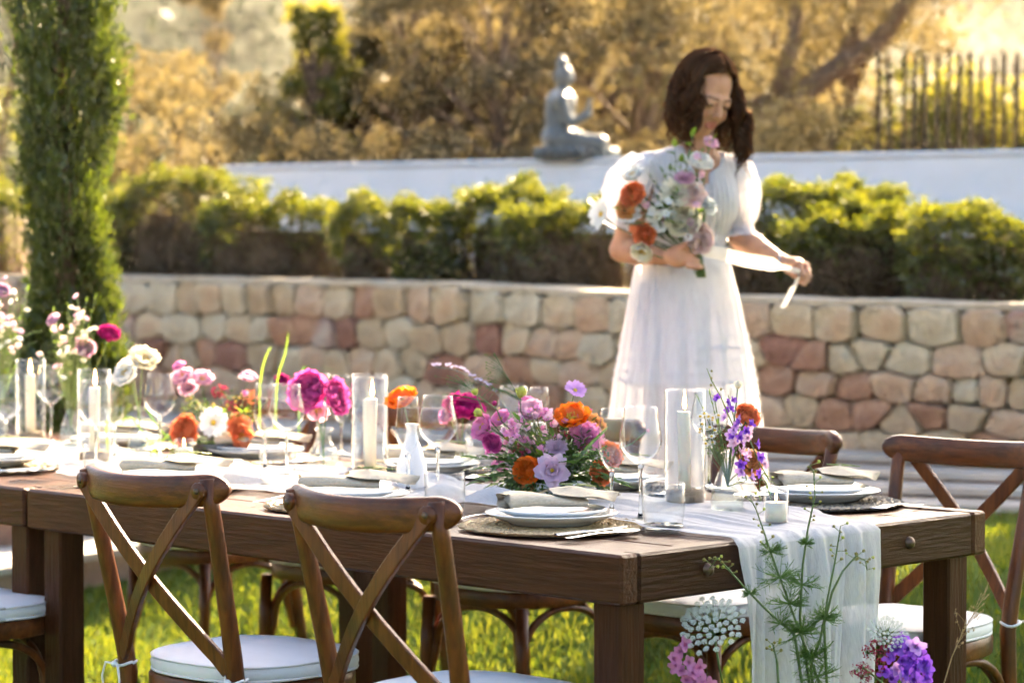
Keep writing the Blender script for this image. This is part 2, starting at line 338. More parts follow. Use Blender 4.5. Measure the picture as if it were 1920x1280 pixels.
# dry stone wall: pixel column, depth, top row
WX = [-700, 0, 230, 860, 1180, 1400, 1900, 2500]; WY = [13.9, 13.2, 12.8, 11.2, 10.55, 10.2, 9.6, 9.0]; WT = [512, 513, 515, 528, 546, 553, 566, 585]
wall_pts = []
for i in range(61):
    px = lerp(-700, 2500, i / 60); Y = interp(px, WX, WY); py = interp(px, WX, WT); p = PY(px, py, Y); wall_pts.append(p)
wl = [0.0]
for i in range(60): wl.append(wl[-1] + math.hypot(wall_pts[i + 1].x - wall_pts[i].x, wall_pts[i + 1].y - wall_pts[i].y))
WLEN = wl[-1]; WBASE = .58
def wall_at(sx):
    x = interp(sx, wl, [p.x for p in wall_pts]); y = interp(sx, wl, [p.y for p in wall_pts]); z = interp(sx, wl, [p.z for p in wall_pts])
    e = .1; x2 = interp(min(sx + e, WLEN), wl, [p.x for p in wall_pts]); x1 = interp(max(sx - e, 0), wl, [p.x for p in wall_pts])
    y2 = interp(min(sx + e, WLEN), wl, [p.y for p in wall_pts]); y1 = interp(max(sx - e, 0), wl, [p.y for p in wall_pts])
    t = Vector((x2 - x1, y2 - y1, 0)).normalized(); n = Vector((t.y, -t.x, 0))     # n points towards the camera
    return Vector((x, y, z)), t, n

M['soil'] = pmat('garden_soil', (.11, .075, .045), (.20, .15, .10), rough=.95, scale=6, bump=.6, bscale=30, spec=.1)
M['turf'] = pmat('lawn_earth', (.045, .09, .012), (.09, .13, .025), rough=.95, scale=9, bump=.5, bscale=60, spec=.05)
M['grass'] = leafmat('grass_blade', (.055, .10, .012), (.15, .18, .022), trans=.48, gloss=.03, tint=(1.4, 1.2, .5))
M['paving'] = pmat('pale_paving', (.36, .32, .27), (.47, .42, .36), rough=.85, scale=5, bump=.4, bscale=40, spec=.2)
M['riser'] = pmat('stone_riser', (.20, .13, .09), (.34, .25, .18), rough=.9, scale=9, bump=.6, bscale=30, spec=.2, c3=(.26, .12, .08), s3=5)
M['limewash'] = pmat('white_limewash', (.70, .74, .76), (.78, .81, .83), rough=.9, scale=1.5, bump=.15, bscale=20, spec=.15)
M['mortar'] = pmat('wall_core', (.20, .155, .11), (.30, .24, .17), rough=.95, scale=20, bump=.6, bscale=60, spec=.1)
M['coping'] = pmat('mortar_cap', (.40, .33, .24), (.50, .43, .33), rough=.9, scale=12, bump=.5, bscale=50, spec=.15)
STONES = []
for i, (c1, c2, c3) in enumerate([((.46, .35, .22), (.58, .47, .32), (.44, .28, .17)), ((.40, .29, .17), (.52, .40, .26), (.32, .22, .14)), ((.46, .31, .20), (.56, .42, .29), (.40, .23, .14)),
        ((.36, .19, .115), (.46, .28, .18), (.28, .13, .08)), ((.26, .12, .08), (.35, .185, .13), (.20, .09, .06)), ((.46, .38, .26), (.58, .50, .36), (.38, .29, .19)), ((.34, .20, .15), (.43, .29, .23), (.40, .34, .27))]):
    STONES.append(pmat('field_stone', c1, c2, rough=.88, scale=11, bump=1.0, bscale=20, bdist=.035, spec=.2, c3=c3, s3=4.5))

# lawn sheet
mb = MB(); rows = []
xs = np.linspace(-9, 9, 73)
for j in range(61):
    t = j / 60; row = []
    for x in xs:
        y = lerp(-1.0, interp(x, EDGE_X, EDGE_Y), t); row.append((x, y, lawn_z(x, y) + .008 * math.sin(x * 3.1 + y * 2.3)))
    rows.append(row)
mb.grid(rows).build('lawn', M['turf'], kind='structure')
# large ground sheet under everything, to the horizon
mb = MB(); rows = []
gy = [-400, -60, -2, 9, 12, 16, 22, 30, 45, 80, 200, 900]; gz = [-.3, -.3, -.25, -.25, .3, 1.0, 1.35, 1.6, 2.2, 3.2, 4, 4]
for y, z in zip(gy, gz): rows.append([(x, y, z) for x in np.linspace(-700, 700, 41)])
mb.grid(rows).build('ground', M['soil'], kind='structure')
# grass blades (one mass nobody could count)
rs = np.random.RandomState(5); n = 230000
gx = rs.uniform(-4.2, 3.4, n); gY = rs.uniform(4.2, 10.2, n)
ed = np.interp(gx, EDGE_X, EDGE_Y); ok = (gY < ed - .02) & (np.abs(gx) < gY * .235 + .15); gx, gY = gx[ok], gY[ok]
bb = ((gx - NC.x) + (gY - NC.y)) * .7071; gz_ = np.clip(.39 * (bb - 1.6), 0, .42) - .004 + .008 * np.sin(gx * 3.1 + gY * 2.3)
n = len(gx); ax = np.stack([rs.normal(0, .35, n), rs.normal(0, .35, n), np.ones(n)], 1)
me = leaf_mesh('lawn_grass', np.stack([gx, gY, gz_], 1), .040, M['grass'], rs, elong=7, axis=ax, spread=.12)
tag(obj('lawn_grass', me), 'short green lawn grass around the tables', 'grass', kind='stuff')

# low paved steps between the lawn and the stone wall
NST = 4
def step_curve(k):
    pts = []
    for i in range(49):
        sx = WLEN * i / 48; p, t, n_ = wall_at(sx); ex = p.x * .94; ey = interp(ex, EDGE_X, EDGE_Y)
        q = Vector((ex, ey, 0)).lerp(Vector((p.x, p.y, 0)), k / NST); z0 = lawn_z(ex, ey) + .01; z = lerp(z0, WBASE, k / NST); pts.append((q, z))
    return pts
for k in range(NST):
    A, B = step_curve(k), step_curve(k + 1)
    zt = [(lerp(b[1], a[1], 0.0)) for a, b in zip(A, B)]
    tread = MB(); tread.grid([[(a[0].x, a[0].y, z) for a, z in zip(A, zt)], [(b[0].x, b[0].y + .12, z) for b, z in zip(B, zt)]])
    st = empty('paved_step', A[24][0], kind='structure')
    o = tread.build('tread', M['paving'], None); 
    rz = MB(); rz.grid([[(a[0].x, a[0].y + .012, a[1] - .3) for a in A], [(a[0].x, a[0].y + .012, z - .02) for a, z in zip(A, zt)]])
    o2 = rz.build('riser', M['riser'], None)
    lip = MB(); lip.sweep([(a[0].x, a[0].y + .01, z - .012) for a, z in zip(A, zt)], [(-.02, -.014), (.02, -.014), (.02, .010), (.014, .014), (-.014, .014), (-.02, .010)], (0, 0, 1))
    o3 = lip.build('tread_edge', M['paving'], None, smooth=False)
    for q in (o, o2, o3):
        q.parent = st; q.matrix_parent_inverse = Matrix.Translation(-st.location)

# dry stone wall, every stone a piece of its own
wall = empty('stone_wall', wall_at(WLEN / 2)[0] * 1.0, label='curved dry stone wall of cream and reddish stones below the hedges', cat='wall')
wall.location.z = WBASE
Wi = Matrix.Translation(-wall.location)
core = MB(); rows = [[], [], [], []]
for i in range(61):
    p, t, n_ = wall_at(WLEN * i / 60)
    for r, (d, z) in enumerate(((.0, .2), (.0, p.z - .03), (-.42, p.z - .03), (-.42, .2))): q = p + n_ * (d - .05); rows[r].append((q.x, q.y, z))
core.grid(rows); o = core.build('wall_core', M['mortar'], wall, smooth=False); o.matrix_parent_inverse = Wi
cap = MB(); cap.sweep([tuple(wall_at(WLEN * i / 60)[0] - wall_at(WLEN * i / 60)[2] * .17 + Vector((0, 0, -.015 + .004 * math.sin(i * 1.7)))) for i in range(61)],
    [(-.19, -.02), (.16, -.02), (.165, .004), (.15, .01), (-.18, .01), (-.19, .004)], (0, 0, 1)); o = cap.build('mortar_cap', M['coping'], wall, smooth=False); o.matrix_parent_inverse = Wi
R = random.Random(11)
def col_at(s_):                       # pixel column of a place along the wall
    p = wall_at(s_)[0]; return 960 + F_PX * p.x / p.y
def clip_poly(poly, m, n):            # keep the side of the bisector nearer to the seed
    out = []
    for i in range(len(poly)):
        p, q = poly[i], poly[(i + 1) % len(poly)]; dp = (p[0] - m[0]) * n[0] + (p[1] - m[1]) * n[1]; dq = (q[0] - m[0]) * n[0] + (q[1] - m[1]) * n[1]
        if dp <= 0: out.append(p)
        if dp * dq < 0: t = dp / (dp - dq); out.append((p[0] + (q[0] - p[0]) * t, p[1] + (q[1] - p[1]) * t))
    return out
seeds = []; HN = .66; AN = .36; rows_v = (.06, .185, .31, .44, .575)
for r in range(5):
    s_ = R.uniform(0, .15)
    while s_ < WLEN:
        big = R.random() < .22; wd = R.uniform(.21, .31) if big else R.uniform(.10, .19)
        if r == 4: wd = R.uniform(.14, .25)
        v = rows_v[r] + (0 if r == 4 else R.uniform(-.024, .024)); seeds.append((s_ + wd / 2, v, r)); s_ += wd
def stone_from(poly):
    cx = sum(p[0] for p in poly) / len(poly); cz = sum(p[1] for p in poly) / len(poly)
    size = max(max(abs(p[0] - cx), abs(p[1] - cz)) for p in poly); P_ = []
    for i in range(len(poly)):        # cut the corners once
        p, q = poly[i], poly[(i + 1) % len(poly)]; c = R.uniform(.08, .24); P_ += [(lerp(p[0], q[0], c), lerp(p[1], q[1], c)), (lerp(p[0], q[0], 1 - c), lerp(p[1], q[1], 1 - c))]
    P_ = [(x - cx + R.uniform(-.003, .003), z - cz + R.uniform(-.003, .003)) for x, z in P_]; k = 1 - .0022 / max(size, .02); d = R.uniform(.018, .055); tx, tz = R.uniform(-.22, .22), R.uniform(-.25, .25)
    def ringp(kk, y, til): return [(x * kk, y + (x * tx + z * tz) * til, z * kk) for x, z in P_]
    kb = 1 - R.uniform(.007, .014) / max(size, .02)
    mb = MB(); mb.grid([ringp(k * .98, .07, 0), ringp(k, -d * .35, .6), ringp(k * kb, -d, 1), [(x + R.uniform(-.006, .006), y - R.uniform(.0, .014), z + R.uniform(-.006, .006)) for x, y, z in ringp(k * kb * .5, -d, 1)]], closed=True); n = len(P_); mb.f.append(tuple(range(3 * n, 4 * n))); mb.m.append(0)
    me = mb.mesh('stone', STONES[0], 'auto'); me.materials.clear(); return me, cx, cz
for (s0, v0, r) in seeds:
    if not -140 < col_at(s0) < 2060: continue
    poly = [(s0 - .26, 0), (s0 + .26, 0), (s0 + .26, HN), (s0 - .26, HN)]
    for (s1, v1, r1) in seeds:
        if (s1, v1) != (s0, v0) and abs(s1 - s0) < .5:
            poly = clip_poly(poly, ((s0 + s1) / 2, (v0 + v1) / 2), ((s1 - s0) * AN, v1 - v0))
            if len(poly) < 3: break
    if len(poly) < 3: continue
    me, cx, cz = stone_from(poly); px_ = col_at(s0)
    m = R.choices(range(7), (5, 5, 4, 2.4, 1.4, 4.5, 2.0))[0] if r < 4 else R.choices(range(7), (5, 3, 4, 1, 0, 5, .6))[0]
    me.materials.append(STONES[m]); o = obj('stone', me, wall); pc, tt, nn = wall_at(cx); top_ = pc.z - .03; zz = (WBASE - .04) + cz / HN * (top_ - WBASE + .04)
    o.location = Vector((pc.x, pc.y, zz)) - wall.location + nn * -.03; o.rotation_euler = (0, 0, math.atan2(tt.y, tt.x)); o.scale = (1, 1, (top_ - WBASE + .04) / HN)

# raised bed behind the wall
mb = MB(); A = []; B = []; C_ = []
for i in range(61):
    p, t, n_ = wall_at(WLEN * i / 60); A.append((p.x - n_.x * .1, p.y - n_.y * .1, p.z - .06)); B.append((p.x * 1.1, p.y + 1.2, p.z - .02)); C_.append((p.x * 1.6, 17, 1.45))
mb.grid([A, B, C_]).build('planting_bed', M['soil'], kind='structure')

# white garden wall
wa, wb = Vector((-1.80, 15.05, 0)), Vector((5.2, 12.05, 0)); wt = (wb - wa).normalized(); wn = Vector((wt.y, -wt.x, 0)); L = (wb - wa).length
ww = empty('white_wall', wa, math.atan2(wt.y, wt.x), label='long plain white garden wall behind the hedges', cat='wall')
MB().box(0, L, 0, .28, .9, 1.945, .012).build('wall_body', M['limewash'], ww, smooth=False)
MB().box(-.015, L, -.015, .295, 1.945, 1.972, .008).build('wall_cap', M['limewash'], ww, smooth=False)

# ---------------------------------------------------------------- hedges
M['hedge'] = leafmat('hedge_leaf', (.032, .054, .010), (.090, .112, .016), trans=.5, gloss=.05, tint=(2.4, 1.85, .42))
M['hedge_dry'] = leafmat('hedge_inner_leaf', (.075, .050, .026), (.125, .095, .042), trans=.3, gloss=.02)
M['twig'] = pmat('brown_twig', (.10, .065, .04), (.17, .12, .08), rough=.9, scale=20, spec=.1)
def hedge(px0, px1, pt0, pt1, Y, depth, label, seed, zb=1.17, green=.45):
    Y = max(Y, interp(min(px0, px1), WX, WY) + .38)
    """clipped hedge: dense leaves over a top and upper sides, brown twiggy sides below"""
    rs = np.random.RandomState(seed); p0 = PY(px0, pt0 + 12, Y); p1 = PY(px1, pt1 + 12, Y); x0, x1 = p0.x, p1.x; w_ = x1 - x0
    h = empty('clipped_hedge', ((x0 + x1) / 2, Y, zb), label=label, cat='hedge', group='clipped hedges above the stone wall')
    c = np.array([(x0 + x1) / 2, Y + depth / 2, zb])
    def top(u): return lerp(p0.z, p1.z, u) - zb
    n = int(13000 * w_ / .7); u = rs.uniform(0, 1, n); v = rs.uniform(0, 1, n)
    face = rs.choice(4, n, p=[.42, .38, .10, .10]); X = np.empty(n); Yd = np.empty(n); Z = np.empty(n); hz = np.interp(u, [0, 1], [p0.z - zb, p1.z - zb])
    bump = .02 * np.sin(u * 23 * w_ + seed) + .018 * np.sin(v * 11 + u * 9 + seed * 2) + .022 * np.sin(u * 41 * w_ + v * 17)
    rnd = np.clip(np.minimum(u, 1 - u) * w_ / .12, 0, 1) ** .6
    X = x0 + u * w_; Yd = Y + v * depth; Z = hz * (.78 + .22 * rnd) + bump * 1.3 - .13 * np.clip(np.sin(u * 6.3 + seed * 3), 0, 1) ** 2 * hz
    f = face == 1; Z[f] = (hz * v)[f]; Yd[f] = Y + bump[f] * 1.6 + (1 - rnd[f]) * .05
    f = face == 2; X[f] = x0 + bump[f]; Z[f] = (hz * u)[f]; f = face == 3; X[f] = x1 + bump[f]; Z[f] = (hz * u)[f]
    hmax = max(p0.z, p1.z) - zb
    pts = np.stack([X, Yd, Z], 1) + rs.normal(0, .012, (n, 3)); fr = Z / hmax
    patch = .12 * np.sin(X * 9 + seed) + .1 * np.sin(X * 23 + Z * 19 + seed)
    isg = (fr + patch + rs.normal(0, .12, n)) > (1 - green); pts -= np.array([(x0 + x1) / 2, Y, 0])
    keep = isg | (rs.uniform(0, 1, n) < .62)
    ax = np.stack([rs.normal(0, .5, n), -.5 + rs.normal(0, .5, n), .8 + rs.normal(0, .3, n)], 1)
    me = leaf_mesh('foliage', pts[isg], .027, M['hedge'], rs, 1.9, ax[isg], .7); obj('foliage', me, h)
    k2 = keep & ~isg
    me = leaf_mesh('dry_inner_foliage', pts[k2], .025, M['hedge_dry'], rs, 2.4, ax[k2], 1); obj('dry_inner_foliage', me, h)
    mb = MB(); RR = random.Random(seed)
    for i in range(int(70 * w_ / .7)):
        a = Vector((RR.uniform(-w_ / 2, w_ / 2) * .96, RR.uniform(.02, depth), 0)); b = a + Vector((RR.uniform(-.1, .1), RR.uniform(-.06, .04), hmax * RR.uniform(.5, .95)))
        mb.tube([a, a.lerp(b, .5) + Vector((RR.uniform(-.03, .03), 0, 0)), b], [.006, .005, .002], 4)
    # dark woody middle that stops light passing straight through
    mb.box(-w_ / 2 + .05, w_ / 2 - .05, .07, depth - .05, 0, hmax * .70, .03)
    mb.build('branches', M['twig'], h)
hedge(-90, 20, 332, 334, 12.6, .8, 'leftmost clipped hedge at the picture edge, behind the cypress', 1, green=.5)
hedge(190, 250, 345, 345, 13.1, .5, 'narrow green hedge showing just right of the cypress', 2, green=.6)
hedge(232, 478, 322, 322, 12.7, .7, 'brown-sided square hedge at the left end of the white wall', 3, green=.25)
hedge(380, 640, 365, 378, 11.9, .6, 'low clipped hedge with bare twiggy base, second from the cypress', 4, green=.35)
hedge(622, 745, 378, 368, 11.7, .5, 'small hedge with yellow-lit top in the middle of the white wall', 5, green=.55)
hedge(735, 868, 362, 385, 11.6, .55, 'round green hedge left of the gap in the hedge row', 6, green=.85)
hedge(872, 1060, 350, 344, 11.9, .6, 'taller hedge just below the stone statue', 7, green=.55)
hedge(945, 1190, 392, 368, 11.1, .5, 'slanting sunlit hedge at the left elbow of the woman', 8, green=.4)
hedge(1375, 1590, 358, 338, 11.0, .6, 'clipped hedge just right of the woman', 9, green=.4)
hedge(1560, 1700, 336, 345, 11.3, .5, 'small dark hedge behind the row, right of the woman', 12, green=.9)
hedge(1480, 1755, 408, 400, 10.55, .5, 'low hedge with brown front above the right part of the stone wall', 10, green=.42)
hedge(1715, 1960, 375, 420, 10.2, .6, 'bushy dark green hedge at the right picture edge', 13, green=.85)
hedge(1590, 1665, 382, 380, 10.75, .22, 'yellow-lit tuft sticking up from the low hedge', 14, green=.9, zb=1.45)

# ---------------------------------------------------------------- stake fence
M['stake'] = pmat('weathered_stake', (.028, .021, .013), (.060, .045, .028), rough=.9, scale=6, stretch=(8, 8, 1), bump=.5, bscale=16, spec=.1)
fY = 16.0; f0 = PY(1648, 285, fY)
fen = empty('stake_fence', (f0.x, fY, 2.0), label='fence of thin upright wooden stakes on the right, behind the white wall', cat='fence')
R = random.Random(3); i = 0; x = 0.0
while x < 1.75:
    hh = PY(0, 92 + R.uniform(-9, 12), fY).z - 2.0; mb = MB(); r = R.uniform(.017, .022); ln = R.uniform(-.02, .02)
    mb.tube([(x, 0, -.9), (x + ln * .5, 0, hh * .5), (x + ln, 0, hh - .04), (x + ln, 0, hh)], [r, r * .95, r * .85, r * .35], 7)
    mb.build('stake', M['stake'], fen); x += R.uniform(.066, .082); i += 1
for z in (.15, .62): MB().tube([(-.1, .03, z), (1.9, .03, z)], .006, 6).build('fence_wire', M['stake'], fen)

# ---------------------------------------------------------------- trees
M['bark'] = pmat('tree_bark', (.10, .065, .042), (.21, .145, .095), rough=.95, scale=5, stretch=(6, 6, 1.5), bump=.8, bscale=14, spec=.1)
M['olive_gold'] = leafmat('dry_golden_leaf', (.14, .115, .055), (.24, .20, .10), trans=.42, gloss=.012, rough=.5, tint=(1.15, 1.05, .72))
M['olive_brown'] = leafmat('brown_olive_leaf', (.085, .072, .038), (.17, .135, .072), trans=.40, gloss=.012, rough=.5, tint=(1.15, 1.05, .72))
M['olive_green'] = leafmat('olive_green_leaf', (.075, .095, .032), (.16, .165, .06), trans=.45, gloss=.015, rough=.4, tint=(1.4, 1.3, .5))
M['olive_lit'] = leafmat('sunlit_green_leaf', (.12, .135, .026), (.26, .25, .048), trans=.55, gloss=.015, rough=.5, tint=(1.4, 1.25, .45))  # olive leaf with the sun's yellow glow put into its colour
M['hill_green'] = leafmat('hill_scrub', (.030, .045, .020), (.07, .08, .035), trans=.2, gloss=.02)
def tree(x, Y, zb, hgt, rad, label, mat, seed, lean=0, nleaf=9000, lsize=.07, low=.15, group='trees behind the white wall', nclump=26, name='tree', trunk_r=.09, clump=.34):
    R = random.Random(seed); rs = np.random.RandomState(seed)
    t = empty(name, (x, Y, zb), label=label, cat='tree', group=group)
    tips = []; wood = MB(); top = Vector((lean * hgt, 0, hgt * .8)); k = 6
    trunk = [Vector((lean * hgt * .8 * q / k + .05 * hgt * math.sin(q * 1.3 + seed) * .5, .03 * hgt * math.sin(q + seed), hgt * .8 * q / k)) for q in range(k + 1)]
    wood.tube(trunk, [trunk_r * (1 - .8 * q / k) for q in range(k + 1)], 8)
    for q in range(nclump):
        a = R.uniform(0, 2 * PI); f = R.uniform(low, 1.0) ; base = trunk[min(k, max(1, int(f * k * .8)))]
        rr = rad * (.35 + .65 * math.sin(PI * min(1, max(.08, (f - low * .5) / (1 - low * .5))) ** .85)) * R.uniform(.5, 1.0)
        tip = Vector((lean * hgt * f + math.cos(a) * rr, math.sin(a) * rr, f * hgt)); tips.append(tip)
        mid = base.lerp(tip, .5) + Vector((R.uniform(-.1, .1), R.uniform(-.1, .1), .06 * hgt))
        wood.tube([base, mid, tip], [trunk_r * .3, trunk_r * .2, trunk_r * .06], 5)
    wood.build('trunk', M['bark'], t)
    c = rs.randint(0, len(tips), nleaf); tp = np.array([tuple(v) for v in tips]); sz = rs.uniform(.6, 1.15, len(tips)) * rad * clump
    d = rs.normal(size=(nleaf, 3)); d /= np.linalg.norm(d, axis=1)[:, None]; rr = rs.uniform(.25, 1, nleaf) ** .6
    pts = tp[c] + d * (rr * sz[c])[:, None] * np.array([1, 1, .75])
    obj('crown', leaf_mesh('crown', pts, lsize, M[mat], rs, 2.2), t)
    return t
# the golden brown mass behind the statue
BGT = [(575, 19.0, 2.0, .34, 'olive_lit', 'green conical tree at the foot of the hill'),
       (655, 19.5, 2.0, .5, 'olive_gold', 'small golden tree left of the statue, behind the white wall'),
       (770, 19.0, 5.2, .8, 'olive_gold', 'golden tree above the left part of the white wall'),
       (860, 20.5, 5.2, 1.0, 'olive_brown', 'broad brown tree behind the middle of the white wall'),
       (955, 18.0, 4.6, .9, 'olive_brown', 'dry brown tree directly left of the stone statue'),
       (1085, 21.0, 5.6, 1.2, 'olive_brown', 'tall brown tree behind the stone statue'),
       (1200, 18.8, 4.8, 1.1, 'olive_gold', 'golden tree between the statue and the head of the woman'),
       (1340, 22.0, 5.6, 1.4, 'olive_gold', 'pale golden tree behind the head of the woman'),
       (1480, 23.5, 5.4, 1.4, 'olive_gold', 'loose golden tree behind the leaning trunk'),
       (1600, 20.5, 4.2, 1.0, 'olive_gold', 'yellow-green tree left of the stake fence'),
       (1720, 17.6, 1.35, .75, 'olive_lit', 'leafy shrub glowing behind the left stakes of the fence'),
       (1810, 17.3, 1.25, .7, 'olive_lit', 'leafy shrub glowing behind the middle stakes of the fence'),
       (1900, 17.6, 1.2, .75, 'olive_lit', 'leafy shrub glowing behind the right stakes of the fence'),
       (1010, 26.0, 6.5, 1.7, 'olive_brown', 'far brown tree filling the gap above the statue'),
       (790, 27.0, 6.2, 1.4, 'olive_gold', 'far golden tree above the left middle of the white wall'),
       (1250, 28.0, 7.0, 2.0, 'olive_brown', 'farthest brown tree above the woman'),
       (1870, 60.0, 8.5, 3.2, 'olive_brown', 'far hazy tree above the stake fence')]
for i, (px, Y, h, r, m, lab) in enumerate(BGT):
    h = min(h, .1125 * Y + .22) if Y < 50 else 6.2; fence_shrub = 'stakes' in lab; dead = 0
    tree((px - 960) / F_PX * Y, Y, 1.35, h, r, lab, m, 40 + i, lean=random.Random(i).uniform(-.06, .06), nleaf=3200 if fence_shrub else 7500, lsize=.075, low=.08, nclump=34)
# yellow-lit scrub between the cypress and the white wall
for i, (px, Y, h, r, m, lab) in enumerate([(250, 17.5, 1.55, .6, 'olive_gold', 'golden bush right of the cypress, low on the slope'), (345, 19.5, 1.7, .55, 'olive_gold', 'sparkling golden bush below the hazy hill'),
        (440, 18.5, 1.4, .7, 'olive_gold', 'low dry bush at the left end of the white wall'), (530, 17.6, 1.1, .6, 'olive_gold', 'low dry scrub above the left end of the white wall'), (20, 17.0, 2.9, .9, 'olive_green', 'olive bush at the left edge, behind the cypress'),
        (395, 23.0, 3.2, .34, 'olive_gold', 'slender young tree standing before the hazy hill'), (640, 16.8, .9, .6, 'olive_brown', 'low brown scrub peeping over the white wall'), (880, 16.6, .8, .7, 'olive_brown', 'brown brush along the wall top, left of the statue'), (1380, 17.0, 1.0, .6, 'olive_gold', 'golden brush along the wall top, right of the woman'), (1550, 17.2, 1.2, .6, 'olive_gold', 'golden brush below the leaning trunk')]):
    tree((px - 960) / F_PX * Y, Y, 1.3, h, r, lab, m, 80 + i, nleaf=2600, lsize=.06, low=.2, nclump=18, group='bushes behind the beds', name='bush', trunk_r=.025, clump=.42)
# the leaning tree right of the woman
lt = empty('leaning_tree', (PY(1380, 300, 19).x, 19, 1.4), label='forked bare trunk leaning right behind the woman', cat='tree')
def rel(px, py, Y): return PY(px, py, Y) - lt.location
wood = MB(); wood.tube([rel(1330, 330, 19), rel(1400, 212, 19), rel(1480, 195, 19), rel(1560, 135, 19), rel(1650, 75, 19), rel(1715, -20, 19), rel(1740, -60, 19)], [.17, .13, .105, .095, .08, .065, .04], 9)
wood.tube([rel(1455, 200, 19), rel(1478, 120, 19), rel(1490, 60, 19.1), rel(1500, -30, 19.2), rel(1495, -70, 19.3)], [.09, .075, .055, .045, .03], 8)
wood.tube([rel(1560, 135, 19), rel(1600, 60, 19.3), rel(1610, -40, 19.5)], [.04, .03, .02], 6)
wood.build('trunk', M['bark'], lt)
rs = np.random.RandomState(77); cs = [rel(px, py, 19.3) for px, py in ((1700, -20), (1740, -50), (1500, -40), (1615, -30), (1560, -50), (1420, -30), (1650, 10))]
c = rs.randint(0, len(cs), 5000); d = rs.normal(size=(5000, 3)) * np.array([.33, .4, .22]); obj('crown', leaf_mesh('crown', np.array([tuple(v) for v in cs])[c] + d, .07, M['olive_gold'], rs, 2.3), lt)
# unseen pine added right of the picture, crown shaped to shade the table end
pine = tree(6.0, 17.0, 1.4, 8.1, 1.2, 'tall umbrella pine added unseen right of the picture to shade the table end', 'olive_green', 120, nleaf=15000, lsize=.13, low=.74, nclump=46, group='shade trees added at the right', trunk_r=.16, clump=.36)

# ---------------------------------------------------------------- cypress
M['cypress'] = leafmat('cypress_leaf', (.028, .050, .008), (.080, .105, .015), trans=.4, gloss=.04, tint=(1.6, 1.45, .5))
cyY = 8.9; cb = PY(128, 800, cyY)
cyp = empty('cypress', (cb.x, cyY, lawn_z(cb.x, cyY) + .0), label='tall narrow cypress at the left with sunlit right edge', cat='tree')
z0 = cyp.location.z; R = random.Random(8); rs = np.random.RandomState(8)
wood = MB(); wood.tube([(0, 0, -.05), (.01, 0, .5), (-.01, .01, 1.1), (.0, 0, 2.2), (0, 0, 4.2)], [.05, .042, .036, .03, .012], 9)
tuft = []; ax = []
for i in range(760):
    z = R.uniform(.72, 4.6) if i > 120 else R.uniform(.62, 1.4)
    a = R.uniform(0, 2 * PI); full = .205 * (1 if z < 3.4 else max(.1, 1 - (z - 3.4) / 1.4)) * (.82 + .18 * math.sin(z * 3.1 + a * 2) + .10 * math.sin(z * 7 + a)) * (1.0 if z > 1.5 else .80 + .3 * sstep((1.5 - z) / .6))
    if z < 1.45 and -2.4 < a - 2 * PI < -.9 and R.random() < .75: continue      # the bare trunk shows low on the camera side
    rr = full * math.sqrt(R.uniform(.25, 1)); c = Vector((math.cos(a) * rr, math.sin(a) * rr, z)); tuft.append(c); ax.append((math.cos(a) * .35, math.sin(a) * .35, 1.0))
    if i % 5 == 0: wood.tube([(0, 0, max(.3, z - .28)), c * .6 + Vector((0, 0, (z - .12) * .4)), c], [.009, .006, .002], 4)
wood.build('trunk', M['bark'], cyp)
n = 72000; k = rs.randint(0, len(tuft), n); tp = np.array([tuple(v) for v in tuft]); axn = np.array(ax)
pts = tp[k] + rs.normal(size=(n, 3)) * np.array([.022, .022, .065])
obj('crown', leaf_mesh('crown', pts, .033, M['cypress'], rs, 3.2, axn[k], .35), cyp)

# ---------------------------------------------------------------- hazy hill
M['hill'] = pmat('hill_slope', (.035, .048, .020), (.085, .085, .04), rough=.95, scale=.12, bump=0, spec=.05, c3=(.10, .085, .05), s3=.05)
mb = MB(); rows = []
for j in range(30):
    y = 60 + j * 9.0; row = []
    for i in range(70):
        x = -190 + i * 5.2; q = math.exp(-((x + 45) / 70.0) ** 2); z = 2 + (y - 60) * .30 * q * sstep((y - 60) / 70) + 9 * sstep((y - 130) / 120) * math.exp(-((x - 70) / 60) ** 2) + 21 * sstep((y - 130) / 90) * math.exp(-((x - 44) / 26) ** 2) + 1.3 * math.sin(x * .21) * math.sin(y * .17)
        row.append((x, y, z))
    rows.append(row)
mb.grid(rows).build('hill', M['hill'], kind='structure')
rs = np.random.RandomState(3); n = 26000; hx = rs.uniform(-80, 60, n); hy = rs.uniform(62, 220, n)
q = np.exp(-((hx + 45) / 70.0) ** 2); tt = np.clip((hy - 60) / 70, 0, 1); tt = tt * tt * (3 - 2 * tt); t2 = np.clip((hy - 130) / 120, 0, 1); t2 = t2 * t2 * (3 - 2 * t2)
hz = 2 + (hy - 60) * .30 * q * tt + 9 * t2 * np.exp(-((hx - 70) / 60) ** 2) + 21 * (lambda q3: q3 * q3 * (3 - 2 * q3))(np.clip((hy - 130) / 90, 0, 1)) * np.exp(-((hx - 44) / 26) ** 2) + 1.3 * np.sin(hx * .21) * np.sin(hy * .17)
cl = np.stack([hx, hy, hz], 1)[rs.randint(0, 420, n)] + rs.normal(size=(n, 3)) * np.array([1.2, 1.2, .9]) + np.array([0, 0, 1.0])
tag(obj('hill_scrub', leaf_mesh('hill_scrub', cl, .8, M['hill_green'], rs, 1.5)), 'scrub and small trees covering the far hazy hill', 'scrub', kind='stuff')

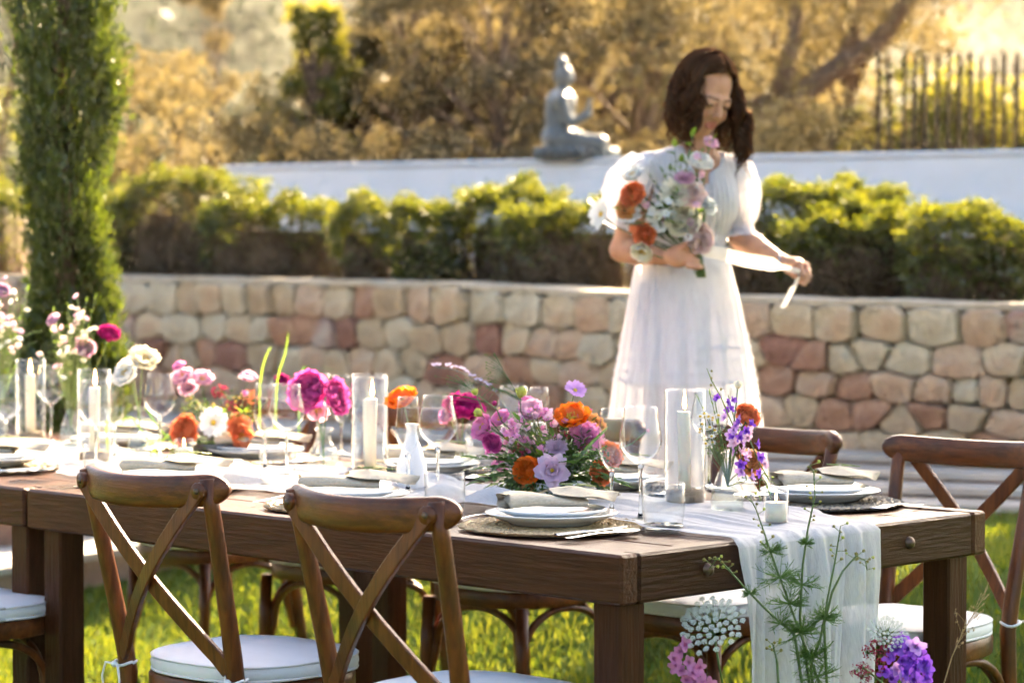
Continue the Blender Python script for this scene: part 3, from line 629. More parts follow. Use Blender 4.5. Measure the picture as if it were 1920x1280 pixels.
# ================================================================ TABLES
ROT_T = math.atan2(U_.y, U_.x)         # table-local x runs along a; local y runs along -b
def make_table(a0, ln, wd, label, seam=.0, planks=7, bolts=True):
    t = empty('wooden_table', T(a0, 0), ROT_T, label=label, cat='table', group='long wooden tables joined end to end')
    # local y = -b
    th = .10; zt = TZ
    R = random.Random(int(a0 * 10) + 3)
    def part(nm, x0, x1, b0, b1, z0, z1, mat, bv=.005): return MB().box(x0, x1, -b1, -b0, z0, z1, bv).build(nm, M[mat], t, smooth=False)
    part('side_rail', 0, ln, 0, .052, zt - th, zt, 'table', .006)
    part('side_rail', 0, ln, wd - .052, wd, zt - th, zt, 'table', .006)
    part('end_rail', .0015, .052, .0535, wd - .0535, zt - th, zt - .001, 'table_end_shaded', .006)
    part('end_rail', ln - .052, ln - .0015, .0535, wd - .0535, zt - th, zt - .001, 'table_end_shaded', .006)
    w_ = (wd - .107) / planks
    for i in range(planks):
        b = .0535 + i * w_; dz = R.uniform(-.0015, .0015)
        part('plank', .0535, ln - .0535, b + .0012, b + w_ - .0012, zt - .03, zt - .003 + dz, 'table', .003)
    for x in (.03, ln - .105):
        for b in (.03, wd - .105):
            part('leg', x, x + .075, b, b + .075, 0, zt - th - .0005, 'leg', .005)
    if bolts:
        for b in (.26, wd - .30):
            mb = MB(); mb.lathe([(.0001, .012), (.006, .011), (.011, .007), (.014, .001), (.015, -.003)], 14); mb.xf(Matrix.Translation((0, -b, zt - .05)) @ Euler((0, -PI / 2, 0)).to_matrix().to_4x4())
            mb.build('bolt_head', M['bolt'], t)
    return t
WD = (PZ(1862, 958, TZ) - NC).dot(V_)
TLEN = TB(62, 915)[0]
make_table(0, TLEN, WD, 'dark wooden table in front whose end carries the hanging runner')
make_table(TLEN + .012, 2.1, WD, 'second wooden table continuing past the left picture edge', bolts=False)

# ---------------------------------------------------------------- runner
def nz(*a): return sum(math.sin(x) for x in a) / len(a)
rw = empty('table_runner', T(0, WD / 2, TZ), ROT_T, label='long crinkled white gauze runner along the tables and hanging over the end', cat='runner')
rows = []; NB = 120
end_b0, end_b1 = TB(1372, 1015)[1], TB(1652, 984)[1]
ts = list(np.linspace(3.6, .10, 150)) + list(np.linspace(.095, 0.0, 14)) + [-.003 - .012 * i for i in range(54)]
for tpar in ts:
    row = []
    for j in range(NB):
        f = j / (NB - 1)
        ta = max(tpar, 0)
        c = WD * .50 + .05 * math.sin(ta * 2.1 + .6) + .02 * math.sin(ta * 5.3); hw = .27 + .035 * math.sin(ta * 3.7 + 1) + .02 * math.sin(ta * 9)
        k = sstep(ta / .55); b0 = lerp(end_b0, c - hw, k) ; b1 = lerp(end_b1, c + hw, k)
        e0 = .012 * math.sin(ta * 21) + .008 * math.sin(ta * 47)
        b = lerp(b0 + e0 * (1 - f), b1 - e0 * f, f)
        long_ = math.sin(f * 34 + 1.2 * math.sin(ta * 2.2)) * .5 + math.sin(f * 61 + 2.1 * math.sin(ta * 1.4 + f * 4)) * .35 + math.sin(f * 113 + ta * 3) * .18
        crump = math.sin(ta * 13 + f * 9 + 2 * math.sin(f * 5)) * math.sin(f * 7 - ta * 4)
        edge = sstep(f / .05) * sstep((1 - f) / .05)
        amp = .0055 + .010 * max(0, math.sin(ta * 4.1 + .9)) * sstep(ta / .4)
        z = TZ + .004 + max(0, .5 + .5 * long_) * amp + max(0, crump) * .016 * sstep((ta - .15) / .5) * edge
        z += .05 * math.exp(-((ta - .80) / .09) ** 2 - ((f - .13) / .12) ** 2) + .03 * math.exp(-((ta - 1.02) / .07) ** 2 - ((f - .2) / .1) ** 2)
        if tpar > 0:
            r_ = .014; o = 0.0
            if tpar < r_: z -= (r_ - math.sqrt(max(0, r_ * r_ - (r_ - tpar) ** 2))) * .8
            row.append((tpar - .004 * (1 - sstep(tpar / .05)), -(b - WD / 2), z - TZ))
        else:
            d = -tpar; gather = sstep(d / .5)
            wob = .010 * math.sin(f * 23 + d * 3) + .009 * math.sin(f * 47 + 1.5 * math.sin(d * 4)) + .005 * math.sin(f * 90 + d * 6)
            bb = lerp(end_b0, end_b1, f) + (f - .5) * (-.03 * gather) + .006 * math.sin(d * 8 + f * 20) - .02 * gather
            row.append((-.010 - (.010 + wob) * min(1, .35 + d / .12) - .02 * gather, -(bb - WD / 2), -.010 - d))
    rows.append(row)
mb = MB(); mb.grid(rows); o = mb.build('gauze', M['gauze'], rw)

# ================================================================ CHAIRS
def cres(w, h, n=10): return [(w * math.copysign(abs(math.cos(2 * PI * i / n)) ** .6, math.cos(2 * PI * i / n)), h * math.copysign(abs(math.sin(2 * PI * i / n)) ** .6, math.sin(2 * PI * i / n))) for i in range(n)]
def make_chair():
    """cross-back chair: local +y is the seat front, back towards -y"""
    c = empty('cross_back_chair', cat='chair', group='cross-back wooden chairs at the tables', label='x')
    zs = .435
    def post_y(z): return -.195 - .09 * max(0, (z - zs) / .42) ** 1.1 if z > zs else -.195 - .05 * ((zs - z) / zs) ** 1.5
    for sx in (-1, 1):
        px = lambda z: sx * (.178 + .020 * max(0, (z - zs) / .42) + (.012 if z < .2 else 0))
        zz = [0, .15, .3, zs, .5, .58, .66, .74, .81, .885]
        MB().tube([(px(z), post_y(z), z) for z in zz], [.016, .018, .019, .02, .02, .019, .0185, .018, .0175, .017], 10).build('back_post', M['chair_z'], c)
    # bent top rail, behind the posts
    pts = []; sc = []; K = 48
    for i in range(K + 1):
        u = math.sin(PI / 2 * (-1 + 2 * i / K)); x = .234 * u; y = -.335 + .076 * abs(u) ** 2.0; pts.append((x, y, .852 + .012 * u * u))
        q = max(0, (abs(u) - .80) / .20); e_ = math.sqrt(max(0, 1 - q * q)); sc.append((.45 + .55 * e_ ** .5, max(.08, e_)))
    mb = MB(); mb.sweep(pts, cres(.0150, .034, 16), (0, 0, 1), scale=sc); mb.build('top_rail', M['chair_x'], c)
    # crossed bent strips with bolts
    for sx in (-1, 1):
        pts = []; ups = []
        for i in range(15):
            t = i / 14; x = lerp(sx * .192, -sx * .175, t); z = lerp(.86, .475, t)
            y = lerp(-.293, -.215, t) - .030 * math.sin(PI * min(1, t * 1.05)) - (.0065 if sx > 0 else -.0065) * math.sin(PI * t) - .014 * (1 - t)
            pts.append((x, y, z))
        ups = (0, -1, .12)
        mb = MB(); mb.sweep(pts, [(-.0175, -.004), (-.015, -.0062), (.015, -.0062), (.0175, -.004), (.0175, .004), (.015, .0062), (-.015, .0062), (-.0175, .004)], ups)
        st = mb.build('cross_strip', M['chair_z'], c, smooth='auto')
        # rounded strip end and bolt
        mb = MB(); mb.lathe([(.0001, .0065), (.0165, .0065), (.0182, .004), (.0182, -.006)], 16); mb.xf(Matrix.Translation((sx * .192, -.309, .86)) @ Euler((PI / 2, 0, sx * .22)).to_matrix().to_4x4())
        mb.build('strip_end', M['chair_z'], st)
        mb = MB(); mb.lathe([(.0001, .004), (.004, .0035), (.0065, .001), (.007, -.002)], 12); mb.xf(Matrix.Translation((sx * .192, -.3165, .86)) @ Euler((PI / 2, 0, sx * .22)).to_matrix().to_4x4())
        mb.build('bolt', M['bolt'], st)
    # seat ring
    def seat_outline(k, y0, y1, wf, wb, n=40):
        out = []
        for i in range(n):
            a = 2 * PI * i / n; ca, sa = math.cos(a), math.sin(a); u = math.copysign(abs(ca) ** .72, ca); v = math.copysign(abs(sa) ** .72, sa)
            y = lerp(y0, y1, (v + 1) / 2); w_ = lerp(wb, wf, (v + 1) / 2); out.append((u * w_ * k, (y - (y0 + y1) / 2) * k + (y0 + y1) / 2))
        return out
    O = lambda k: seat_outline(k, -.205, .205, .222, .195)
    rows = [[(x, y, z) for x, y in O(k)] for k, z in ((.80, zs - .042), (.985, zs - .045), (1.0, zs - .038), (1.0, zs - .006), (.985, zs), (.8, zs), (.79, zs - .042))]
    MB().grid(rows, closed=True).build('seat_ring', M['chair_x'], c, smooth='auto')
    rows = [[(x, y, zs - .012) for x, y in O(.82)], [(x, y, zs - .012) for x, y in O(.01)]]
    MB().grid(rows, closed=True).build('seat_panel', M['chair_x'], c)
    # cushion with piping
    O2 = lambda k: seat_outline(k, -.195, .212, .225, .20)
    def cz(k): return .030 * (1 - k ** 5)
    rows = [[(x, y, zs + .002) for x, y in O2(.94)], [(x, y, zs + .004) for x, y in O2(.985)], [(x, y, zs + .02) for x, y in O2(1.005)], [(x, y, zs + .036) for x, y in O2(.99)]]
    for k in (.96, .9, .8, .65, .45, .22, .01): rows.append([(x, y, zs + .038 + .016 * (1 - k ** 3) + .0018 * math.sin(x * 40 + y * 23)) for x, y in O2(k)])
    cu = MB().grid(rows, closed=True).build('cushion', M['cushion'], c)
    for zz, k in ((.006, .99), (.036, .992)):
        pts = [(x, y, zs + zz) for x, y in O2(k)]; pts.append(pts[0])
        MB().tube(pts, .0032, 5).build('piping', M['piping'], cu)
    # ties at the back posts
    for sx in (-1, 1):
        mb = MB(); X = sx * .183; Y0 = -.2
        ring = [(X + .024 * math.cos(2 * PI * i / 14), Y0 + .024 * math.sin(2 * PI * i / 14), zs + .018 + .004 * math.sin(i)) for i in range(15)]
        mb.tube(ring, .0035, 5); mb.ball((X + .004 * sx, Y0 - .028, zs + .018), .008, nu=8, nv=5)
        for q in (-1, 1):
            mb.tube([(X, Y0 - .028, zs + .018), (X + q * .020, Y0 - .040, zs + .022), (X + q * .030, Y0 - .042, zs - .01), (X + q * .024, Y0 - .038, zs - .06), (X + q * .03, Y0 - .036, zs - .11)], [.0032, .003, .0028, .0026, .0022], 5)
        mb.build('cushion_tie', M['cord'], c)
    # front legs and bentwood arches
    for sx in (-1, 1):
        MB().tube([(sx * .185, .165, zs - .04), (sx * .19, .172, .25), (sx * .196, .18, 0)], [.019, .018, .014], 10).build('front_leg', M['chair_z'], c)
        pts = [];
        for i in range(17):
            a = PI * i / 16; pts.append((sx * .178, -.012 - .165 * math.cos(a), .245 + .135 * math.sin(a) ** .8))
        pts = [(sx * .186, -.19, .16)] + pts + [(sx * .186, .165, .16)]
        MB().tube(pts, .0105, 8).build('side_arch', M['chair_z'], c)
    for yy in (.168, -.195):
        pts = [(-.185, yy, .16)] + [(-.172 * math.cos(PI * i / 16), yy - (.02 if yy > 0 else -.02), .245 + .135 * math.sin(PI * i / 16) ** .8) for i in range(17)] + [(.185, yy, .16)]
        MB().tube(pts, .0105, 8).build('cross_arch', M['chair_z'], c)
    return c
chair0 = make_chair()
ROT_N, ROT_F = -PI / 4, 3 * PI / 4
spots = [(.31, -.11, ROT_N + .03, 'cross-back chair at the near side, closest to the hanging runner', 0), (1.01, -.11, ROT_N + .05, 'cross-back chair at the near side, left of the middle of the picture', 0), (2.2, -.11, ROT_N, 'near-side chair cut by the left picture edge', 0),
         (.31, WD + .10, ROT_F + .04, 'far-side chair at the right picture edge with its back above the table corner', 0), (.94, WD + .10, ROT_F - .03, 'far-side chair just left of the folded napkin at the right', 0), (1.64, WD + .11, ROT_F, 'far-side chair hidden behind the large flower bowl', 0),
         (2.36, WD + .11, ROT_F + .05, 'far-side chair behind the tall candle cylinder in the middle', 0), (3.05, WD + .12, ROT_F, 'far-side chair behind the left flower bowl', 0)]
for i, (a, b, rz, lab, _) in enumerate(spots):
    o = chair0 if i == 0 else copy_tree(chair0)
    p = T(a, b); o.location = (p.x, p.y, 0.0); o.rotation_euler = (0, 0, rz); o['label'] = lab

# ================================================================ PLACE SETTINGS
def mat_mesh(name, mat, R_=.19, seed=1, ring=.0165):
    RR = random.Random(seed); mb = MB(); r = .008
    mb.lathe([(.0005, .004), (R_ - .006, .004), (R_ - .006, .001), (.0005, .001)], 48)
    while r < R_:
        n = max(6, int(2 * PI * r / .0125))
        for i in range(n):
            for q in (0, 1):
                a = 2 * PI * (i + .5 * q) / n + RR.uniform(-.1, .1) / n; rr = r + (ring * .25 if q else -ring * .25) + RR.uniform(-.0015, .0015)
                cpos = Vector((math.cos(a) * rr, math.sin(a) * rr, .0062 + RR.uniform(-.0008, .0016)))
                tdir = a + PI / 2 + (.62 if q else -.62) + RR.uniform(-.2, .2); Ld = .0115 * RR.uniform(.85, 1.25); wd = .0042
                d = Vector((math.cos(tdir), math.sin(tdir), 0)); e = Vector((-d.y, d.x, 0))
                vs = [cpos - d * Ld, cpos + e * wd + Vector((0, 0, .001)), cpos + d * Ld, cpos - e * wd + Vector((0, 0, .001)), cpos + Vector((0, 0, .0042)), cpos - Vector((0, 0, .004))]
                mb.add(vs, [(0, 1, 4), (1, 2, 4), (2, 3, 4), (3, 0, 4), (1, 0, 5), (2, 1, 5), (3, 2, 5), (0, 3, 5)])
        r += ring
    return mb.mesh(name, M[mat], smooth=False)
MAT_L = mat_mesh('woven_placemat', 'straw'); MAT_D = mat_mesh('woven_placemat_dark', 'straw_dark', seed=2, ring=.0150)
def plate_mesh(name, R_, foot, h):
    mb = MB(); mb.lathe([(.0005, .003), (foot, .003), (foot, 0), (foot + .006, 0), (foot + .010, .004), (R_ * .80, h * .45), (R_, h), (R_ + .0016, h + .0018), (R_, h + .0036), (R_ * .80, h * .45 + .006), (foot + .006, .008), (.0005, .0075)], 56)
    return mb.mesh(name, M['porcelain'])
PLATE_A = plate_mesh('dinner_plate', .142, .085, .022); PLATE_B = plate_mesh('side_plate', .118, .07, .018)
def napkin_parts():
    # flattened roll along x, the folds showing at the -x end
    mb = MB(); spiral = []; K = 72
    for i in range(K):
        t = i / (K - 1); ang = PI * .5 + t * 5.1 * PI; r = 1 - .75 * t
        spiral.append((math.copysign(abs(math.cos(ang)) ** .75, math.cos(ang)) * (.050 * r + .0), math.copysign(abs(math.sin(ang)) ** .9, math.sin(ang)) * .019 * r))
    rows = []
    for i in range(15):
        t = i / 14; x = lerp(-.115, .07, t); fl = lerp(1.0, .60, sstep(t)); ww = lerp(.92, 1.2, sstep(t)); yb = .012 * t
        rows.append([(x + .004 * math.sin(k * .7) * (1 if i == 0 else .4), y * ww + yb + .003 * math.sin(t * 7), .0195 * fl + z * fl + .002 * math.sin(t * 6 + y * 40)) for k, (y, z) in enumerate(spiral)])
    mb.grid(rows); roll = mb.mesh('napkin_roll', M['linen'])
    mb = MB(); rows = []
    for i in range(17):
        t = i / 16; x = lerp(-.01, .155, t); hw = .072 * math.sin(PI * min(1, .12 + t * .88) ** .9) ** .8 if t < 1 else .002; row = []
        for j in range(13):
            f = -1 + 2 * j / 12; row.append((x + .012 * (1 - f * f), f * hw + .01, .034 - .008 * t + .012 * math.exp(-((t - .35) / .3) ** 2) * (1 - f * f * .5) - .015 * f * f * (.3 + .7 * t) + .0025 * math.sin(t * 9 + f * 4)))
        rows.append(row)
    mb.grid(rows); n0 = len(mb.v); mb.grid([[(x, y, z - .0018) for x, y, z in r] for r in rows]); flap = mb.mesh('napkin_flap', M['linen'])
    # pale green sprig lying on the flap
    mb = MB(); RR = random.Random(4)
    mb.tube([(.02, .0, .049), (.06, .012, .0495), (.105, .02, .042)], .0008, 4)
    for i in range(46):
        t = RR.random(); p = Vector((.02 + .09 * t, .022 * t + RR.uniform(-.02, .02), .050 - .008 * t)); mb.ball(p, (.0028, .0024, .0016), nu=5, nv=3)
    sprig = mb.mesh('sprig', M['stem_pale']); return roll, flap, sprig
NAPK = napkin_parts()
def spoon_mesh():
    mb = MB(); rows = []
    for i in range(30):
        t = i / 29; x = lerp(-.105, .105, t)
        if t < .66: w_ = lerp(.0085, .0035, sstep(t / .5)); z = .003 + .008 * math.sin(PI * t / .66 * .9) * t; cup = 0
        else: q = (t - .66) / .34; w_ = max(.0035 * (1 - q), .0215 * math.sqrt(max(0, 1 - (2 * q - 1) ** 2)) ** .9 + .0005); z = .006; cup = .0075 * math.sin(PI * q)
        rows.append([(x, w_ * f, z + .0012 * (1 - f * f) - cup * (1 - f * f) + .002) for f in (-1, -.6, -.2, .2, .6, 1)])
    mb.grid(rows); mb.grid([[(x, y, z - .0014) for x, y, z in r] for r in rows]); return mb.mesh('spoon', M['steel'])
def knife_mesh():
    mb = MB(); rows = []
    for i in range(24):
        t = i / 23; x = lerp(-.115, .115, t); w_ = (lerp(.0055, .0075, t / .4) if t < .4 else .0105 * (1 - max(0, (t - .8) / .2) ** 2 * .9)); z = .0045 if t < .42 else .0028
        rows.append([(x, -w_ * .8, .001), (x, -w_ * .6, z), (x, w_ * .6, z), (x, w_ * .9, .001)])
    mb.grid(rows, closed=True); return mb.mesh('knife', M['steel'], 'auto')
def fork_mesh():
    mb = MB(); rows = []
    for i in range(20):
        t = i / 19; x = lerp(-.105, .035, t); w_ = lerp(.008, .003, sstep(t / .45)) if t < .72 else lerp(.003, .0125, sstep((t - .72) / .28)); z = .003 + .011 * math.sin(PI * t * .8) * t
        rows.append([(x, w_ * f, z + .0012 * (1 - f * f)) for f in (-1, 0, 1)])
    mb.grid(rows)
    for k in range(4):
        y = -.0105 + k * .007; mb.tube([(.033, y, .0095), (.06, y, .006), (.09, y, .0075)], [.0022, .002, .001], 5)
    return mb.mesh('fork', M['steel'])
SPOON, KNIFE, FORK = spoon_mesh(), knife_mesh(), fork_mesh()
def frame_at(p, ang): return (p.x, p.y, p.z), (0, 0, ang)
def single(name, me, loc, rz, label, cat, group=None):
    o = obj(name, me, None, loc, (0, 0, rz)); return tag(o, label, cat, group)
def setting(a, b, side, where, dark=False, nap_rot=.15, cutlery=True, napkin=True):
    """side +1: guest sits at the near side; -1: at the far side"""
    base = T(a, b, TZ); R = random.Random(int(a * 100) + side)
    rz = ROT_N if side > 0 else ROT_F           # local +y points from the guest across the table
    z = TZ + .0
    single('woven_placemat', MAT_D if dark else MAT_L, (base.x, base.y, z), R.uniform(0, 6), ('round black and tan woven placemat ' if dark else 'round straw woven placemat ') + where, 'placemat', 'woven placemats')
    single('dinner_plate', PLATE_A, (base.x, base.y, z + .0115), 0, 'white dinner plate ' + where + ', lower of the two', 'plate', 'dinner plates')
    single('side_plate', PLATE_B, (base.x, base.y, z + .0115 + .0115), 0, 'smaller white plate ' + where + ', on top', 'plate', 'side plates')
    if napkin:
        nk = empty('linen_napkin', (base.x, base.y, z + .0445), nap_rot, label='folded beige linen napkin with green sprig ' + where, cat='napkin', group='folded napkins')
        for nm, me in zip(('napkin_roll', 'napkin_flap', 'sprig'), NAPK): obj(nm, me, nk)
    if cutlery:
        for nm, me, dx, dr, lab in (('knife', KNIFE, .175, .05, 'steel table knife '), ('spoon', SPOON, .212, -.06, 'steel soup spoon '), ('fork', FORK, -.215, .04, 'steel fork ')):
            q = Matrix.Rotation(rz, 3, 'Z') @ Vector((dx, (-.06 if dx > 0 else -.015) + R.uniform(-.01, .01), 0)); single(nm, me, (base.x + q.x, base.y + q.y, TZ + (.0115 if nm == 'knife' else .004)), rz + PI / 2 + dr, lab + where, nm, nm + 's beside the plates')
p1 = TB(1034, 990); pf = TB(1537, 945)
setting(p1[0], p1[1], 1, 'at the near right place in sharp focus', nap_rot=.42)
setting(1.10, .26, 1, 'behind the chair closest to the runner', nap_rot=.1)
setting(1.80, .26, 1, 'behind the left near-side chair', nap_rot=.1)
setting(2.62, .26, 1, 'at the left picture edge', nap_rot=.0)
setting(pf[0], pf[1], -1, 'at the far right place near the table corner', dark=True, nap_rot=.35)
setting(.95, WD - .25, -1, 'behind the wine glasses at the right', dark=True, nap_rot=.2)
setting(1.62, WD - .25, -1, 'on the far side behind the candle cylinder', dark=True, nap_rot=.1)
setting(2.36, WD - .25, -1, 'on the far side behind the pink flowers', nap_rot=.1)
setting(3.05, WD - .25, -1, 'on the far side at the left end', nap_rot=.1)

# ================================================================ GLASSWARE AND CANDLES
def wine_mesh(name, H, rb, rt, bowl, foot=.036):
    """rb bowl widest radius, rt rim radius, bowl = bowl height"""
    mb = MB(); z0 = H - bowl; w_ = .0013
    def br(t): return math.sin(min(1, t / .42) * PI / 2) ** .75 * rb if t < .42 else lerp(rb, rt, sstep((t - .42) / .58))
    ts = [.02, .05, .1, .16, .24, .33, .42, .55, .7, .85, 1.0]
    outer = [(max(.005, br(t)), z0 + bowl * t) for t in ts]; inner = [(max(.002, r - w_), z + (.003 if i < 3 else 0)) for i, (r, z) in enumerate(outer)]
    mb.lathe(outer + [(rt - w_ * .5, H + .0006)] + inner[::-1] + [(.0004, z0 + .012)], 36, mat=0)
    mb.lathe([(.0003, .0), (foot, .0), (foot, .0012), (foot * .6, .0035), (.0075, .008), (.0042, .02), (.0036, z0 * .55), (.0042, z0 - .012), (.0075, z0 + .002), (.0003, z0 + .004)], 20, mat=1)
    return mb.mesh(name, [M['glass'], M['glass_solid']])
def tumbler_mesh():
    mb = MB(); R_, H = .046, .098; w_ = .0016
    mb.lathe([(R_ * .90, .012), (R_, .04), (R_, H), (R_ - w_ / 2, H + .0008), (R_ - w_, H), (R_ - w_, .04), (R_ * .88, .014)], 40, mat=0)
    mb.lathe([(.0004, .001), (R_ * .86, 0), (R_ * .90, .003), (R_ * .90, .0115), (R_ * .5, .0105), (.0004, .0105)], 40, mat=1)
    return mb.mesh('tumbler', [M['glass'], M['glass_solid']])
WINE = wine_mesh('wine_glass', .25, .0475, .036, .128, .037); FLUTE = wine_mesh('champagne_flute', .237, .031, .026, .145, .032); TUMB = tumbler_mesh()
def on_table(px, py): p = PZ(px, py, TZ + .004); return (p.x, p.y, TZ + .004)
def put(name, me, px, py, label, cat, group, sc=None):
    o = single(name, me, on_table(px, py), 0, label, cat, group)
    if sc: o.scale = (sc, sc, sc)
    return o
for px, py, wh in [(1201, 976, 'right of the large flower bowl'), (821, 936, 'in front of the magenta ranunculus'), (538, 898, 'left of the pink ranunculus vase'), (596, 861, 'behind the pink ranunculus'), (963, 905, 'behind the large flower bowl'), (180, 884, 'in front of the left candle'), (300, 862, 'behind the white poppies'), (12, 868, 'at the left picture edge'), (1330, 915, 'behind the right candle cylinder'), (1395, 905, 'behind the purple larkspur'), (96, 830, 'behind the left candle cylinder')]:
    put('wine_glass', WINE, px, py, 'clear stemmed wine glass ' + wh, 'wine glass', 'wine glasses on the tables')
for px, py, wh in [(1147, 963, 'right of the large flower bowl, narrower of the two'), (765, 924, 'in front of the orange ranunculus'), (497, 879, 'left of the pink ranunculus vase'), (1010, 893, 'behind the large flower bowl'), (215, 858, 'beside the left candle cylinder'), (640, 852, 'left of the tall candle in the middle')]:
    put('champagne_flute', FLUTE, px, py, 'slim clear flute glass ' + wh, 'flute glass', 'flute glasses on the tables')
for px, py, wh in [(1244, 992, 'on the runner edge near the spoon'), (834, 968, 'behind the chair closest to the runner'), (520, 913, 'left of the pink ranunculus, by the spoon'), (905, 892, 'left of the large flower bowl'), (190, 905, 'behind the left near-side chair')]:
    put('tumbler', TUMB, px, py, 'low clear water tumbler ' + wh, 'tumbler', 'water tumblers on the tables')

def flame_mesh():
    mb = MB(); mb.lathe([(.0004, 0), (.0032, .003), (.0048, .009), (.0044, .017), (.0026, .028), (.0012, .038), (.0002, .046)], 12); return mb.mesh('flame', M['flame'])
FLAME = flame_mesh()
def hurricane(px, py, label, H=.268, R_=.0485, candle=.19, sand=.034, seed=1, lit=True):
    c = empty('candle_cylinder', on_table(px, py), label=label, cat='candle holder', group='glass cylinders with sand')
    w_ = .0019; mb = MB(); mb.lathe([(.0004, .0), (R_, .0), (R_, .004), (R_, H), (R_ - w_ / 2, H + .0008), (R_ - w_, H), (R_ - w_, .005), (.0004, .005)], 48); mb.build('glass_cylinder', M['glass'], c)
    mb = MB(); mb.lathe([(.0004, .0055), (R_ - w_ - .0012, .0055), (R_ - w_ - .0012, sand - .002), (R_ * .6, sand + .001), (.0004, sand)], 40); mb.build('sand', M['sand'], c)
    cd = empty('pillar_candle', Vector(c.location) + Vector((0, 0, sand - .006)), label='cream taper candle standing in sand: ' + label.replace('clear glass cylinder ', ''), cat='candle', group='candles in cylinders')
    r = .0152; h = candle; RR = random.Random(seed); lx, ly = RR.uniform(-.004, .004), RR.uniform(-.003, .003)
    mb = MB(); n0 = 0; mb.lathe([(.0004, 0), (r, 0), (r, h - .003), (r * .93, h), (r * .6, h - .0025), (.0004, h - .003)], 24)
    mb.v = [(x + lx * z / h, y + ly * z / h, z) for x, y, z in mb.v]; mb.build('wax', M['wax'], cd)
    MB().tube([(lx, ly, h - .004), (lx + .001, ly, h + .006), (lx + .002, ly, h + .010)], .0008, 5).build('wick', M['wick'], cd)
    if lit: obj('flame', FLAME, cd, (lx + .002, ly, h + .005))
    return c
hurricane(1284, 944, 'clear glass cylinder right of the flower bowl, in sharp focus', seed=1)
hurricane(694, 898, 'clear glass cylinder in the middle of the table, front of the pair', seed=2, candle=.185)
hurricane(692, 886, 'clear glass cylinder in the middle of the table, rear of the pair', seed=3, candle=.17, lit=False)
hurricane(58, 829, 'clear glass cylinder at the left picture edge', seed=4)
hurricane(177, 868, 'clear glass cylinder behind the left near-side chair', seed=5)
# votives
def votive(px, py, label, seed):
    c = empty('votive_glass', on_table(px, py), label=label, cat='votive', group='small candle glasses'); R_, H = .027, .075
    mb = MB(); mb.lathe([(.0004, 0), (R_ * .93, 0), (R_, .006), (R_, H), (R_ - .001, H + .0006), (R_ - .0018, H), (R_ - .0018, .007), (.0004, .007)], 36); mb.build('glass_cup', M['glass'], c)
    cd = empty('votive_candle', Vector(c.location) + Vector((0, 0, .0075)), label='white wax candle inside ' + label, cat='candle', group='votive candles')
    mb = MB(); mb.lathe([(.0004, 0), (R_ - .003, 0), (R_ - .003, .042), (R_ - .008, .0405), (.0004, .040)], 30); mb.build('wax', M['wax'], cd)
    MB().tube([(0, 0, .039), (.0006, 0, .048)], .0008, 5).build('wick', M['wick'], cd); obj('flame', FLAME, cd, (0, 0, .045), None, .55)
votive(1455, 983, 'small glass on the runner at the table end', 1)
votive(345, 872, 'small glass near the left flower bowl', 2)

# ================================================================ FLOWERS
BL = {}
def petal_patch(mb, L, W, cup, curl, az, tilt, ruffle, RR, mat=0, nu=5, nv=6, base=0.0, notch=0.0):
    """petal growing outwards from the axis: tilt 0 = straight up, 90 deg = flat; cup bends it inwards along its width, curl along its length"""
    rows = []; ph = RR.uniform(0, 6)
    for i in range(nv):
        t = i / (nv - 1); w_ = W * (math.sin(PI * min(1, .10 + t * .80)) ** .65); row = []
        ang = tilt - curl * (1 - t) if curl >= 0 else tilt - curl * t
        # integrate along the length
        row_c = None
        for j in range(nu):
            f = -1 + 2 * j / (nu - 1)
            s_ = base; r_ = 0; z_ = 0; steps = 6
            for q in range(steps):
                tq = t * (q + .5) / steps; a_ = tilt + curl * (tq - .5); r_ += math.sin(a_) * L * t / steps; z_ += math.cos(a_) * L * t / steps
            a_ = tilt + curl * (t - .5)
            lift = cup * W * f * f * (.4 + .6 * t); r = base + r_ - math.cos(a_) * lift * 1.0; z = z_ + math.sin(a_) * lift
            rf = ruffle * L * t * t * math.sin(f * 6 + ph + t * 2); r += math.cos(a_) * rf; z += math.sin(a_) * rf * .6
            if notch and i == nv - 1: r -= notch * L * (math.cos(f * 9) * .5 + .5) * math.sin(a_)
            y = f * w_; x = r
            row.append((math.cos(az) * x - math.sin(az) * y, math.sin(az) * x + math.cos(az) * y, z))
        rows.append(row)
    mb.grid(rows, mat)
